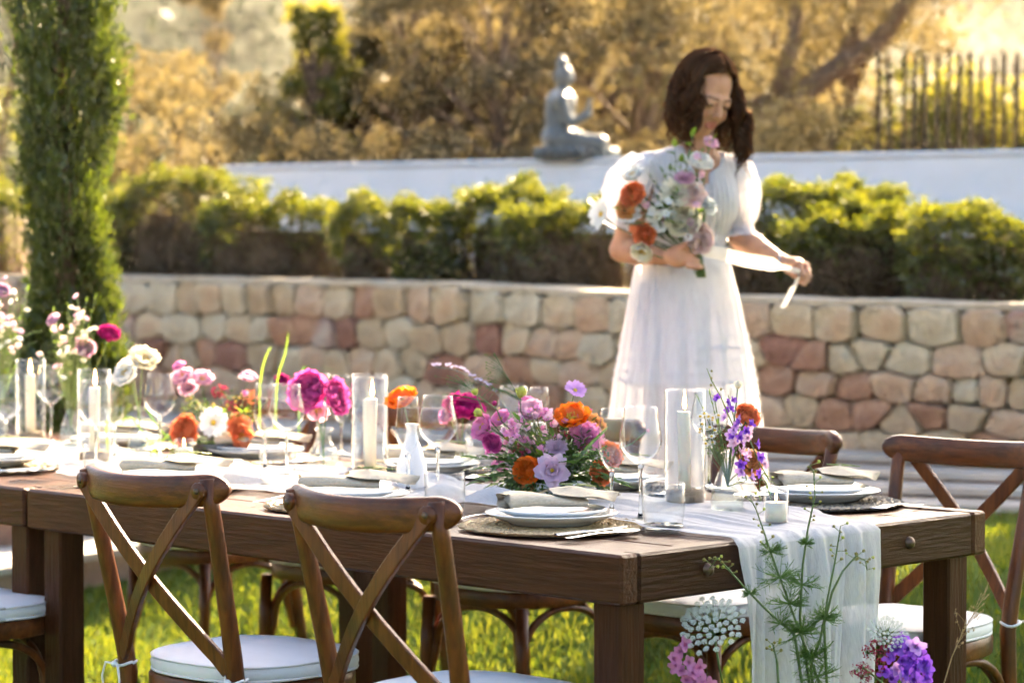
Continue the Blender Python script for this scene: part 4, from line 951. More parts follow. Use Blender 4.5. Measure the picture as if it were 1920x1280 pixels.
def bloom(kind, colr, seed=0):
    key = (kind, colr, seed)
    if key in BL: return BL[key]
    RR = random.Random(hash(kind) % 1000 + seed * 17 if False else sum(map(ord, kind)) + seed * 17); mb = MB(); D = math.radians
    mats = [M[colr], M['leaf_lt'], M['yellow']]
    if kind == 'ranunculus':          # unit radius, many tight layers
        for k in range(7):
            f = k / 6; n = 4 + k; r0 = .08 + .30 * f
            for i in range(n):
                petal_patch(mb, .62 + .50 * f, .36 + .26 * f, .55 - .1 * f, D(-70 + 45 * f) if k < 6 else D(10), 2 * PI * (i + .5 * k) / n + RR.uniform(-.2, .2), D(20 + 50 * f + RR.uniform(-6, 6)), .03 + .05 * f, RR, base=r0 * .45)
        mb.ball((0, 0, .2), (.18, .18, .32), 0)
    elif kind == 'poppy':             # loose ruffled cup
        for k, n in ((0, 5), (1, 6)):
            for i in range(n): petal_patch(mb, 1.0 + .12 * k, .62, .35, D(-35), 2 * PI * (i + .5 * k) / n + RR.uniform(-.2, .2), D(42 + 24 * k + RR.uniform(-9, 9)), .10, RR, base=.05)
        for i in range(26):
            a = RR.uniform(0, 6.28); r = RR.uniform(.1, .32); mb.ball((math.cos(a) * r, math.sin(a) * r, .42 + RR.uniform(-.08, .08)), .05, 2, 5, 3)
    elif kind == 'lisianthus':
        for k, n in ((0, 4), (1, 5), (2, 5)):
            for i in range(n): petal_patch(mb, .85 + .18 * k, .50, .25, D(30 + 35 * k), 2 * PI * (i + .4 * k) / n + RR.uniform(-.2, .2), D(20 + 22 * k), .13, RR, base=.06)
        mb.ball((0, 0, .35), (.09, .09, .22), 1); mb.ball((0, 0, .5), (.12, .12, .05), 2)
    elif kind == 'cosmos':
        for i in range(8): petal_patch(mb, 1.0, .36, .12, D(18), 2 * PI * i / 8 + RR.uniform(-.08, .08), D(72 + RR.uniform(-10, 10)), .05, RR, base=.08, notch=.12)
        mb.ball((0, 0, .06), (.2, .2, .11), 2, 10, 5)
    elif kind == 'carnation':
        for k in range(5):
            n = 5 + k
            for i in range(n): petal_patch(mb, .62 + .1 * k, .34, .1, D(30), 2 * PI * (i + .37 * k) / n + RR.uniform(-.2, .2), D(12 + 16 * k), .16, RR, base=.05, notch=.2)
    elif kind == 'floret':            # five-petal small blossom
        for i in range(5): petal_patch(mb, 1.0, .46, .2, D(25), 2 * PI * i / 5 + RR.uniform(-.1, .1), D(60 + RR.uniform(-8, 8)), .08, RR, nu=3, nv=4, base=.05)
        mb.ball((0, 0, .12), .11, 2, 5, 3)
    elif kind == 'larkspur':
        for i in range(5): petal_patch(mb, 1.15 * RR.uniform(.85, 1.1), .40, .25, D(30), 2 * PI * i / 5 + RR.uniform(-.25, .25), D(62 + RR.uniform(-20, 20)), .14, RR, nu=4, nv=5, base=.05)
        for i in range(3): petal_patch(mb, .5, .3, .2, D(-30), 2 * PI * i / 3, D(20), .1, RR, nu=3, nv=4)
        mb.tube([(0, 0, .05), (-.3, 0, -.3), (-.7, 0, -.38)], [.1, .07, .02], 5)
    elif kind == 'bud':
        mb.ball((0, 0, .55), (.42, .42, .62), 0, 9, 6)
        for i in range(5): petal_patch(mb, 1.05, .30, .5, D(-60), 2 * PI * i / 5, D(30), .03, RR, 0 if colr == 'limebud' else 0, base=.1)
        for i in range(5): petal_patch(mb, .5, .16, .3, D(-30), 2 * PI * (i + .5) / 5, D(50), .02, RR, 1, nu=3, nv=4, base=.05)
    elif kind == 'chamomile':
        for i in range(11): petal_patch(mb, .9, .17, .05, 0, 2 * PI * i / 11, D(84 + RR.uniform(-12, 12)), .02, RR, nu=2, nv=3, base=.22)
        mb.ball((0, 0, .1), (.42, .42, .32), 2, 8, 5)
    elif kind == 'cluster':           # head of many tiny tubes, valerian or statice
        for i in range(42):
            a = RR.uniform(0, 6.28); u = RR.uniform(-.2, 1); q = math.sqrt(max(0, 1 - u * u)); c = Vector((math.cos(a) * q, math.sin(a) * q, u * .8)) * RR.uniform(.65, 1)
            n0 = len(mb.v)
            for j in range(5): petal_patch(mb, .17, .075, .1, 0, 2 * PI * j / 5, D(55), 0, RR, nu=2, nv=3)
            mb.xf(Matrix.Translation(c) @ Vector(c).to_track_quat('Z', 'Y').to_matrix().to_4x4(), n0)
            mb.tube([(0, 0, -.5), c], .018, 3, 1)
    elif kind == 'lace':              # flat umbel of umbels, unit radius
        for i in range(66):
            r = math.sqrt((i + .5) / 66) * RR.uniform(.94, 1.05); a = i * 2.39996; c = Vector((math.cos(a) * r, math.sin(a) * r, .30 * (1 - r * r) + RR.uniform(-.04, .04))); n0 = len(mb.v)
            for j in range(22):
                rr = math.sqrt((j + .5) / 22) * .092; b = j * 2.4 + i; q = c + Vector((math.cos(b) * rr, math.sin(b) * rr, .05 * (1 - (rr / .105) ** 2) + RR.uniform(-.01, .01)))
                for k in range(5):
                    az = 2 * PI * k / 5 + j; d = Vector((math.cos(az), math.sin(az), .25)); e = Vector((-d.y, d.x, 0)); mb.add([q, q + d * .014 + e * .009, q + d * .025, q + d * .014 - e * .009], [(0, 1, 2, 3)])
            mb.tube([(0, 0, -.5), c * .5 + Vector((0, 0, -.22)), c], [.014, .012, .01], 3, 1)
    me = mb.mesh('bloom_' + kind, mats, True); BL[key] = me; return me
def rot_to(d, spin=0.0): return (Vector(d).normalized().to_track_quat('Z', 'Y') @ Matrix.Rotation(spin, 3, 'Z').to_quaternion()).to_euler()
def stem_path(p0, p1, d1, n=7, bow=.3):
    """curve from p0 upwards that arrives at p1 along d1"""
    p0, p1 = Vector(p0), Vector(p1); L_ = (p1 - p0).length; c0 = p0 + Vector((0, 0, L_ * bow)); c1 = p1 - Vector(d1).normalized() * L_ * .3; out = []
    for i in range(n):
        t = i / (n - 1); u = 1 - t; out.append(p0 * u ** 3 + c0 * 3 * u * u * t + c1 * 3 * u * t * t + p1 * t ** 3)
    return out
FR = random.Random(21)
def flower(kind, colr, tip, size, face, base, label, cat, group, name=None, stem='stem', sr=.0016, seed=None, leaves=0):
    tip = Vector(tip); base = Vector(base); f = empty(name or kind, base, label=label, cat=cat, group=group)
    seed = FR.randint(0, 2) if seed is None else seed
    face = Vector(face)
    b = obj('bloom', bloom(kind, colr, seed), f, tip - base, rot_to(face, FR.uniform(0, 6)), size)
    pts = stem_path((0, 0, 0), tip - base, face * .6 + Vector((0, 0, .6)))
    MB().tube(pts, sr, 5).build('stem', M[stem], f)
    return f
def leaf_shape(name, L=1.0, W=.32, mat='leaf', n=5, curl=.25):
    key = ('leaf', L, W, mat, curl)
    if key in BL: return BL[key]
    mb = MB(); rows = []
    for i in range(n + 1):
        t = i / n; w_ = W * .5 * math.sin(PI * t ** .8) if 0 < t < 1 else .004; z = -curl * t * t * L
        rows.append([(-w_, t * L, z + w_ * .35), (0, t * L, z), (w_, t * L, z + w_ * .35)])
    mb.grid(rows); BL[key] = mb.mesh(name, M[mat]); return BL[key]
def leafy_sprig(base, tip, label, group, n=9, L=.045, W=.36, mat='leaf', name='leafy_sprig', sag=.02, stem='stem', cat='sprig'):
    base, tip = Vector(base), Vector(tip); f = empty(name, base, label=label, cat=cat, group=group); d = tip - base
    pts = [d * t + Vector((0, 0, sag * math.sin(PI * t))) for t in (0, .2, .4, .6, .8, 1)]
    MB().tube(pts, [.0016, .0015, .0014, .0012, .001, .0006], 5).build('stem', M[stem], f)
    me = leaf_shape('leaf', 1.0, W, mat)
    for i in range(n):
        t = .25 + .75 * (i + .5) / n; k = t * 5; q = pts[min(5, int(k))].lerp(pts[min(5, int(k) + 1)], k - int(k)); side = 1 if i % 2 else -1
        ax = d.normalized(); sd_ = ax.cross(Vector((0, 0, 1))); sd_ = sd_.normalized() if sd_.length > .1 else Vector((1, 0, 0))
        dirv = (sd_ * side * .8 + ax * .55 + Vector((FR.uniform(-.25, .25), FR.uniform(-.25, .25), FR.uniform(-.1, .35)))).normalized() if i < n - 1 else ax
        zx = dirv.cross(Vector((FR.uniform(-.3, .3), FR.uniform(-.3, .3), 1))).normalized(); up = zx.cross(dirv); Mx = Matrix((zx, dirv, up)).transposed()
        obj('leaf', me, f, q, Mx.to_euler(), L * FR.uniform(.75, 1.2))
    return f
def blade(base, pts, w_, label, group, mat='leaf', cat='grass blade', name='grass_blade'):
    base = Vector(base); f = MB(); P_ = [Vector(p) - base for p in pts]; n = 12; cur = []
    for i in range(n + 1):
        t = i / n * (len(P_) - 1); k = min(int(t), len(P_) - 2); u = t - k
        p0, p1, p2, p3 = P_[max(k - 1, 0)], P_[k], P_[k + 1], P_[min(k + 2, len(P_) - 1)]
        cur.append(.5 * ((2 * p1) + (p2 - p0) * u + (2 * p0 - 5 * p1 + 4 * p2 - p3) * u * u + (3 * p1 - p0 - 3 * p2 + p3) * u ** 3))
    rows = []
    for i, p in enumerate(cur):
        t = i / n; ww = w_ * (math.sin(PI * (.12 + .88 * t)) ** .7 if t < 1 else .02); rows.append([p + Vector((-ww, 0, 0)), p + Vector((0, ww * .4, 0)), p + Vector((ww, 0, 0))])
    f.grid(rows); return f.build(name, M[mat], None, loc=base, label=label, cat=cat, group=group)
def filler(base, pts, label, cat, group, name, mat, r=.0022, stem='stem', head=None):
    """branching sprig with little round heads at pts"""
    base = Vector(base); f = empty(name, base, label=label, cat=cat, group=group); c = sum((Vector(p) for p in pts), Vector()) / len(pts) - base; mb = MB(); h = MB()
    top = max((Vector(p) - base for p in pts), key=lambda v: v.z); sp = stem_path((0, 0, 0), top, top, 9)
    mb.tube(sp, [.0012] * 6 + [.001, .0008, .0005], 4)
    for p in pts:
        q = Vector(p) - base; t = min(7.9, max(3.0, (q.z / max(top.z, 1e-3) - .10) * 8)) if top.z > .03 else 4.0; s0 = sp[int(t)].lerp(sp[int(t) + 1], t - int(t)); mb.tube([s0, s0.lerp(q, .6) + Vector((0, 0, .003)), q], .0005, 3)
        if head: head(h, q)
        else: h.ball(q, r * FR.uniform(.7, 1.2), 0, 5, 3)
    mb.build('stems', M[stem], f); tag(h.build('buds', M[mat], f), kind='stuff'); return f

# ---------------------------------------------------------------- vases
def bottle(px, py, label, cat='vase', kind='ribbed', H=.135, R_=.038, name='bottle_vase', neck=.013):
    z = TZ + .004; c = empty(name, on_table(px, py), label=label, cat=cat, group='small bud vases')
    pr = [(.0004, 0), (R_ * .9, 0), (R_ * .98, .005), (R_, H * .18), (R_ * .93, H * .38), (R_ * .62, H * .62), (neck * 1.1, H * .80), (neck, H * .9), (neck * 1.15, H * .97), (neck * 1.3, H)]
    if kind == 'cut': pr = [(.0004, 0), (R_ * .95, 0), (R_, .008), (R_ * .97, H * .3), (R_ * .8, H * .5), (R_ * .5, H * .68), (neck * 1.05, H * .8), (neck, H * .88), (neck * 1.4, H)]
    wob = (lambda a, z_: 1 + .022 * math.cos(a * 14)) if kind == 'ribbed' else ((lambda a, z_: 1 + (.03 * math.cos(a * 9 + z_ * 160) * (1 if z_ < H * .7 else 0))) if kind == 'cut' else None)
    mb = MB(); w_ = .0022; mb.lathe(pr + [(max(.002, r - w_), z_ - (.001 if i == 0 else 0)) for i, (r, z_) in enumerate(pr[::-1])][:-2] + [(.0004, .006)], 56, wob=wob)
    mb.build('vase_body', M['milkglass'] if kind == 'milk' else M['cutglass'] if kind == 'cut' else M['glass'], c)
    if kind != 'milk':
        wt = MB(); hh = H * .55; pw = [(max(.0004, r - w_ - .0006), max(.0065, z_)) for r, z_ in pr if z_ <= hh] + [(.0004, hh)]; wt.lathe(pw, 32); wt.build('water', M['water'], c)
    return Vector(c.location)
M['water'] = thinglass('vase_water', tint=(.93, .97, .95), edge=.35)
V1 = bottle(1364, 961, 'clear ribbed glass bottle vase holding the purple larkspur', kind='ribbed', H=.138, R_=.038)
V2 = bottle(772, 917, 'white bottle vase behind the flute glass in the middle', kind='milk', H=.165, R_=.04)
V3 = bottle(868, 884, 'cut glass vase holding the magenta ranunculus', kind='cut', H=.128, R_=.043, neck=.017)
V4 = bottle(607, 884, 'cut glass vase holding the two pink ranunculus', kind='cut', H=.12, R_=.047, neck=.019)
V5 = bottle(262, 872, 'clear bottle vase holding the white poppies', kind='ribbed', H=.165, R_=.036)
V6 = bottle(133, 850, 'bottle vase of the tall sunlit bouquet at the left', kind='ribbed', H=.16, R_=.036)
V7 = bottle(-6, 842, 'bottle vase cut by the left picture edge', kind='ribbed', H=.16, R_=.036)
def bowl(px, py, R_, H, mat, label):
    c = empty('flower_bowl', on_table(px, py), label=label, cat='bowl', group='flower bowls')
    mb = MB(); mb.lathe([(.0004, 0), (R_ * .55, 0), (R_ * .7, .006), (R_ * .92, H * .5), (R_, H), (R_ - .003, H + .002), (R_ - .006, H), (R_ * .88, H * .5), (.0004, H * .35)], 44); mb.build('bowl_body', M[mat], c); return Vector(c.location)
B1 = bowl(1040, 941, .105, .052, 'porcelain', 'low white bowl under the large centre bouquet')
B2 = bowl(408, 858, .10, .045, 'darkbowl', 'low dark bowl under the left bouquet')
def at(px, py, ref, dy=0.0): return PY(px, py, ref.y + dy)
UPV = Vector((0, 0, 1)); CAMV = Vector((0, -1, 0))

# --- right bottle: larkspur, chamomile, orange ranunculus, bud
neck1 = V1 + Vector((0, 0, .06)); g1 = 'stems in the ribbed bottle'
def spike(pts, base, colr, label, group, fsize, n, name='larkspur', cat='flower', tipbuds=4, alt=None, seed=0, stem='stem', leaf=0):
    RR = random.Random(seed + 5); base = Vector(base); f = empty(name, base, label=label, cat=cat, group=group); P_ = [Vector(p) - base for p in pts]
    full = [Vector((0, 0, 0))] + P_; MB().tube(full, [.0018] * (len(full) - 1) + [.0008], 5).build('stem', M[stem], f)
    cum = [0]
    for i in range(len(P_) - 1): cum.append(cum[-1] + (P_[i + 1] - P_[i]).length)
    for i in range(n + tipbuds):
        t = (i + .3) / (n + tipbuds) * cum[-1]; k = max(q for q in range(len(cum) - 1) if cum[q] <= t + 1e-9); u = (t - cum[k]) / max(1e-6, cum[k + 1] - cum[k]); q = P_[k].lerp(P_[k + 1], u); d = (P_[k + 1] - P_[k]).normalized()
        a = i * 2.4 + RR.uniform(-.4, .4); sd_ = Vector((math.cos(a), -abs(math.sin(a)) * .8 + .1, .25)); sd_ = (sd_ - d * sd_.dot(d) * .6).normalized()
        if i < n:
            sz = fsize * (1 - .35 * i / n) * RR.uniform(.85, 1.15); o = obj('floret', bloom('larkspur', (alt if alt and RR.random() < .35 else colr), RR.randint(0, 1)), f, q + sd_ * fsize * .75, rot_to(sd_, RR.uniform(0, 6)), sz)
        else:
            obj('bud', bloom('bud', 'budtip' if stem != 'stem' else 'limebud', 0), f, q + sd_ * .006, rot_to(sd_ + d * .6), .0062 * (1 - .3 * (i - n) / max(1, tipbuds)))
    return f
spike([at(1400, 900, V1, -.02), at(1375, 800, V1, -.02), at(1352, 745, V1, -.01), at(1335, 715, V1, 0), at(1325, 690, V1, 0)], neck1, 'lilac', 'tall pale purple larkspur leaning left in the ribbed bottle', g1, .014, 13, alt='violet', seed=1, stem='stem_pale')
spike([at(1378, 850, V1, -.03), at(1398, 790, V1, -.03), at(1408, 830, V1, -.05), at(1425, 870, V1, -.06), at(1446, 905, V1, -.07)], neck1, 'palepink', 'pink and violet larkspur drooping right over the small candle', g1, .015, 13, alt='violet', seed=2, tipbuds=1)
spike([at(1372, 840, V1, 0), at(1378, 790, V1, 0), at(1365, 740, V1, 0)], neck1, 'violet', 'short deep violet larkspur in the ribbed bottle', g1, .012, 6, alt='lilac', seed=3, tipbuds=0)
flower('ranunculus', 'coral', at(1398, 783, V1, .03), .026, (.35, -.8, .5), neck1, 'orange ranunculus behind the purple larkspur', 'flower', g1)
flower('ranunculus', 'peach', at(1404, 868, V1, .01), .026, (.3, -.9, .2), neck1, 'peach ranunculus low beside the ribbed bottle', 'flower', g1)
flower('bud', 'cream', at(1383, 728, V1, .02), .017, (.1, -.3, 1), neck1, 'cream bud above the purple larkspur', 'flower bud', g1)
flower('bud', 'cream', at(1340, 748, V1, .02), .010, (-.3, -.3, 1), neck1, 'small pale bud left of the larkspur tip', 'flower bud', g1)
RR = random.Random(9)
for i in range(16):
    px, py = RR.uniform(1312, 1352), RR.uniform(775, 845); flower('chamomile', 'white_petal', at(px, py, V1, RR.uniform(-.02, .02)), .0085, (RR.uniform(-.5, .3), -.5, .8), neck1, 'tiny white chamomile left of the purple larkspur', 'flower', 'chamomile in the ribbed bottle', sr=.0007)
filler(neck1, [at(RR.uniform(1325, 1385), RR.uniform(800, 850), V1, RR.uniform(-.02, .03)) for _ in range(40)], 'pale green filler sprig in the mouth of the ribbed bottle', 'sprig', g1, 'filler_sprig', 'greenberry')
for px, py, q in ((1330, 735, 'upper'), (1308, 745, 'lower')): leafy_sprig(neck1, at(px, py, V1), 'thin green sprig left of the larkspur, %s' % q, g1, n=6, L=.022, W=.18, mat='leaf_lt')
for i, (px, py) in enumerate(((1412, 905), (1436, 918), (1430, 880))): leafy_sprig(at(1425, 900, V1, -.06), at(px + 12, py + 25, V1, -.06), 'thin pale leaves under the drooping larkspur', 'leaves under the drooping larkspur', n=4, L=.02, W=.2, mat='leaf_lt')

# --- white bottle, cut vases
g2 = 'single stems in the bud vases'
flower('poppy', 'orange', at(757, 757, V2, .02), .044, (-.3, -.45, .8), V2 + Vector((0, 0, .1)), 'orange ranunculus in the white bottle vase', 'flower', g2, name='ranunculus')
flower('ranunculus', 'magenta', at(868, 775, V3, 0), .050, (.15, -.45, .8), V3 + Vector((0, 0, .02)), 'large magenta ranunculus in the cut glass vase', 'flower', g2, sr=.0022)
flower('ranunculus', 'pink', at(842, 780, V3, .0), .024, (-.6, -.5, .4), V3 + Vector((0, 0, .02)), 'small pink ranunculus half behind the magenta one', 'flower', g2, sr=.0018)
flower('ranunculus', 'hotpink', at(583, 738, V4, 0), .052, (-.35, -.8, .35), V4 + Vector((0, 0, .02)), 'left pink ranunculus in the cut glass vase', 'flower', g2, sr=.0022)
flower('ranunculus', 'hotpink', at(622, 745, V4, .0), .045, (.8, -.5, .25), V4 + Vector((0, 0, .02)), 'right pink ranunculus in the cut glass vase', 'flower', g2, sr=.0022)
flower('poppy', 'palepink', at(598, 765, V4, .02), .034, (-.1, -.6, -.2), V4 + Vector((0, 0, .02)), 'pale pink ruffled flower between the two pink ranunculus', 'flower', g2, sr=.0018)
flower('poppy', 'white_petal', at(242, 705, V5, 0), .044, (-.4, -.5, .4), V5 + Vector((0, 0, .1)), 'lower white poppy in the left bottle vase', 'flower', g2, name='white_poppy', stem='stem_pale')
flower('poppy', 'cream', at(268, 680, V5, .02), .046, (.3, -.5, .7), V5 + Vector((0, 0, .1)), 'upper cream poppy in the left bottle vase', 'flower', g2, name='white_poppy', stem='stem_pale')
flower('poppy', 'blush', at(246, 690, V5, .05), .036, (-.3, -.4, .8), V5 + Vector((0, 0, .1)), 'blush poppy behind the white poppies', 'flower', g2, name='white_poppy', stem='stem_pale')
# statice sprig arching left of the centre bouquet
for k, (pts_, lab) in enumerate([([(930, 735), (905, 722), (880, 706), (850, 692), (815, 688)], 'arching lavender statice sprig above the magenta ranunculus')]):
    base = B1 + Vector((-.05, 0, .05)); f = empty('statice_sprig', base, label=lab, cat='flower', group='stems in the centre bouquet')
    P_ = [at(px, py, V3, .05) for px, py in pts_]; MB().tube([Vector((0, 0, 0)), (P_[0] - base) * .6 + Vector((0, 0, .03))] + [p - base for p in P_], .0012, 5).build('stem', M['leaf_grey'], f); RR = random.Random(3)
    for i in range(24):
        t = i / 23 * 4; q = P_[min(3, int(t))].lerp(P_[min(3, int(t)) + 1], t - min(3, int(t))); obj('floret', bloom('floret', 'statice', i % 2), f, q - base + Vector((RR.uniform(-.006, .006), RR.uniform(-.006, .006), RR.uniform(0, .012))), rot_to((RR.uniform(-.5, .5), -.5, 1)), .0072)

# --- the large centre bouquet
g3 = 'stems in the centre bouquet'; bc = B1 + Vector((0, 0, .045))
def cf(kind, colr, px, py, size, face, label, dy=0, name=None, **k): return flower(kind, colr, at(px, py, B1, dy), size * .82, face, bc + Vector((FR.uniform(-.04, .04), FR.uniform(-.04, .04), -.02)), label, 'flower', g3, name=name, **k)
cf('poppy', 'orange', 1074, 790, .055, (-.1, -.55, .75), 'large orange ranunculus at the top of the centre bouquet', -.02, name='ranunculus')
cf('cosmos', 'lilac', 1078, 732, .033, (.25, -.75, .6), 'lilac cosmos standing highest in the centre bouquet', 0)
cf('lisianthus', 'mauve', 1036, 884, .050, (-.05, -.95, .25), 'pale mauve lisianthus low at the front of the centre bouquet', -.10)
cf('ranunculus', 'orange', 990, 883, .035, (-.3, -.9, .2), 'orange ranunculus left of the mauve lisianthus', -.09)
cf('poppy', 'peach', 988, 912, .022, (0, -.7, -.5), 'small orange bloom hanging under the orange ranunculus', -.09, name='ranunculus')
cf('bud', 'limebud', 975, 745, .030, (.2, -.2, 1), 'yellow-green bud high in the centre bouquet', 0)
cf('bud', 'limebud', 903, 778, .024, (-.7, -.4, .5), 'yellow-green bud at the left of the centre bouquet', -.02)
cf('bud', 'limebud', 893, 740, .018, (-.4, -.2, 1), 'small yellow-green bud beside the magenta ranunculus', 0)
cf('poppy', 'pink', 912, 805, .042, (-.7, -.55, .4), 'pink ruffled bloom at the left edge of the centre bouquet', -.02, name='sweet_pea')
cf('ranunculus', 'hotpink', 926, 828, .026, (-.4, -.75, -.2), 'pink ranunculus bud at the left of the centre bouquet', -.05)
cf('bud', 'magenta', 928, 760, .013, (-.2, -.2, 1), 'small magenta bud on a thin stem in the centre bouquet', -.02)
cf('poppy', 'palepink', 998, 775, .040, (-.2, -.7, .6), 'light pink sweet pea at the top middle of the centre bouquet', .02, name='sweet_pea')
cf('poppy', 'pink', 988, 762, .030, (.2, -.6, .8), 'pink sweet pea behind the light pink one', .05, name='sweet_pea')
cf('carnation', 'pink', 1098, 822, .055, (.25, -.75, .6), 'broad pink carnation under the large orange ranunculus', -.02)
cf('carnation', 'mauve', 1043, 842, .036, (0, -.7, .7), 'pale mauve carnation in the middle of the centre bouquet', -.04)
cf('ranunculus', 'peach', 1112, 798, .032, (.5, -.5, .7), 'peach ranunculus at the right of the large orange one', .03)
cf('ranunculus', 'coral', 1140, 855, .034, (.5, -.7, .3), 'coral ranunculus behind the flute glass', -.02)
cf('ranunculus', 'coral', 1122, 886, .034, (.4, -.8, .1), 'coral ranunculus low at the right of the centre bouquet', -.04)
cf('carnation', 'palepink', 1128, 836, .028, (.5, -.6, .5), 'pale pink carnation at the right edge of the centre bouquet', .02)
cf('poppy', 'white_petal', 1010, 810, .030, (-.1, -.6, .8), 'white bloom deep inside the centre bouquet', .05, name='white_poppy')
cf('cluster', 'crimson', 975, 845, .022, (-.1, -.7, .6), 'crimson valerian at the left middle of the centre bouquet', -.03, name='valerian')
cf('cluster', 'crimson', 1098, 842, .024, (.1, -.7, .6), 'crimson valerian under the pink carnation', -.05, name='valerian')
cf('cluster', 'crimson', 1060, 815, .018, (0, -.7, .6), 'crimson valerian left of the pink carnation', -.02, name='valerian')
cf('poppy', 'pink', 942, 790, .034, (-.5, -.5, .7), 'pink bloom behind the lime bud in the centre bouquet', .02, name='sweet_pea')
cf('bud', 'palepink', 1212, 808, .010, (.8, -.3, .3), 'pale pink bud on a long stem seen through the wine glass', .0)
cf('bud', 'hotpink', 1105, 770, .008, (.8, -.2, .6), 'tiny pink bud right of the lilac cosmos', 0)
RR = random.Random(31)
for i in range(84):
    px, py = RR.choice([(1015, 770), (1010, 790), (960, 800), (1040, 790), (1030, 820), (945, 845), (970, 815), (1090, 800), (935, 868), (1000, 840)]); px += RR.uniform(-22, 22); py += RR.uniform(-22, 18)
    cf('floret', 'pink' if RR.random() < .6 else 'palepink', px, py, .0115, (RR.uniform(-.5, .5), -.7, RR.uniform(.2, .9)), 'small pink five-petal phlox scattered through the centre bouquet', RR.uniform(-.06, .03), name='phlox', sr=.0007)
for i in range(6):
    px, py = [(960, 915), (982, 920), (1100, 860), (1120, 850), (1080, 868), (1005, 905)][i]
    filler(bc, [at(px + RR.uniform(-24, 24), py + RR.uniform(-14, 16), B1, -.10 + RR.uniform(-.02, .02)) for _ in range(38)], 'cluster of tiny green buds at the front of the centre bouquet', 'sprig', 'green bud sprigs in the centre bouquet', 'green_bud_sprig', 'greenberry', r=.0032)
filler(bc, [at(918 + RR.uniform(-9, 12), 690 + RR.uniform(-35, 45), B1, .05) for _ in range(34)], 'tall thin green seed sprig rising at the left of the centre bouquet', 'sprig', g3, 'seed_sprig', 'greenberry', r=.002)
filler(bc, [at(RR.uniform(815, 930), RR.uniform(700, 745), B1, .05) for _ in range(30)], 'airy green filler below the statice sprig', 'sprig', g3, 'airy_sprig', 'greenberry', r=.0018)
for i, (px, py, q) in enumerate([(905, 880, 'upper left'), (900, 905, 'left side'), (915, 935, 'lower left'), (945, 935, 'left front'), (1045, 930, 'front middle'), (1010, 925, 'front'), (1085, 925, 'front right of the lisianthus'), (1120, 915, 'right front'), (1160, 905, 'right'), (890, 860, 'far left'), (930, 855, 'inner left'), (960, 870, 'left middle'), (1075, 870, 'middle'), (1140, 880, 'right, behind the flute,')]):
    leafy_sprig(bc + Vector((FR.uniform(-.03, .03), FR.uniform(-.06, .0), 0)), at(px, py, B1, FR.uniform(-.14, -.06)), 'dark green leafy sprig hanging from the %s of the centre bouquet' % q, 'leafy sprigs of the centre bouquet', n=13, L=.040, W=.44, mat='leaf')
for i in range(64):
    px, py = FR.uniform(905, 1140), FR.uniform(785, 920); leafy_sprig(bc, at(px, py, B1, FR.uniform(-.07, .05)), 'green leafy stem filling the centre bouquet', 'filling stems of the centre bouquet', n=9, L=.034, W=.36, mat=FR.choice(['leaf', 'leaf', 'leaf', 'leaf_lt']))
for pts_, lab in [([(1020, 905), (1050, 880), (1085, 862), (1115, 870)], 'curved grey-green blade at the front of the centre bouquet'), ([(1070, 880), (1095, 845), (1125, 815), (1140, 800)], 'dark blade pointing up right in the centre bouquet'), ([(1080, 880), (1125, 885), (1165, 905), (1190, 915)], 'long blade arching right from the centre bouquet'),
        ([(1000, 870), (965, 868), (935, 872), (920, 885)], 'arching blade at the left of the centre bouquet'), ([(1075, 900), (1095, 915), (1115, 925), (1125, 912)], 'broad leaf behind the napkin')]:
    blade(bc, [at(px, py, B1, -.09) for px, py in pts_], .006, lab, 'blades of the centre bouquet', mat='leaf_grey' if 'grey' in lab or 'broad' in lab else 'leaf')

# --- the left bouquet in the dark bowl
g4 = 'stems in the left bouquet'; b2 = B2 + Vector((0, 0, .04))
def lf(kind, colr, px, py, size, face, label, dy=0, name=None): return flower(kind, colr, at(px, py, B2, dy), size, face, b2 + Vector((FR.uniform(-.04, .04), FR.uniform(-.04, .04), -.02)), label, 'flower', g4, name=name)
lf('ranunculus', 'coral', 352, 808, .040, (-.4, -.8, .2), 'orange ranunculus at the left front of the left bouquet', -.08)
lf('cosmos', 'white_petal', 400, 792, .045, (.05, -.95, .2), 'white cosmos with yellow eye in the left bouquet', -.09)
lf('carnation', 'coral', 445, 800, .042, (.4, -.8, .2), 'coral carnation at the right of the left bouquet', -.07)
lf('poppy', 'coral', 452, 815, .036, (.3, -.8, -.2), 'coral bloom low at the right of the left bouquet', -.08, name='ranunculus')
lf('poppy', 'palepink', 345, 712, .036, (-.3, -.5, .8), 'pale pink bloom at the top left of the left bouquet', 0, name='sweet_pea')
lf('poppy', 'palepink', 380, 715, .034, (.2, -.6, .7), 'pale pink cosmos at the top of the left bouquet', 0, name='sweet_pea')
lf('carnation', 'palepink', 355, 730, .034, (-.2, -.6, .6), 'pale pink carnation below the pink blooms of the left bouquet', 0)
lf('poppy', 'palepink', 465, 712, .028, (.2, -.4, .9), 'pink bloom at the top right of the left bouquet', 0, name='sweet_pea')
lf('poppy', 'pink', 338, 690, .022, (-.3, -.4, .8), 'small pink bloom standing highest in the left bouquet', 0, name='sweet_pea')
lf('cluster', 'crimson', 412, 735, .026, (0, -.6, .8), 'crimson valerian behind the white cosmos', 0, name='valerian')
lf('cluster', 'crimson', 430, 765, .024, (.1, -.7, .5), 'crimson valerian right of the white cosmos', -.03, name='valerian')
lf('cluster', 'coral', 470, 745, .024, (.3, -.6, .6), 'coral valerian at the right of the left bouquet', 0, name='valerian')
lf('bud', 'pink', 458, 742, .016, (.3, -.3, .8), 'pink bud at the right of the left bouquet', -.03)
lf('ranunculus', 'magenta', 528, 715, .020, (.2, -.6, .6), 'magenta bloom seen behind the glasses', .12)
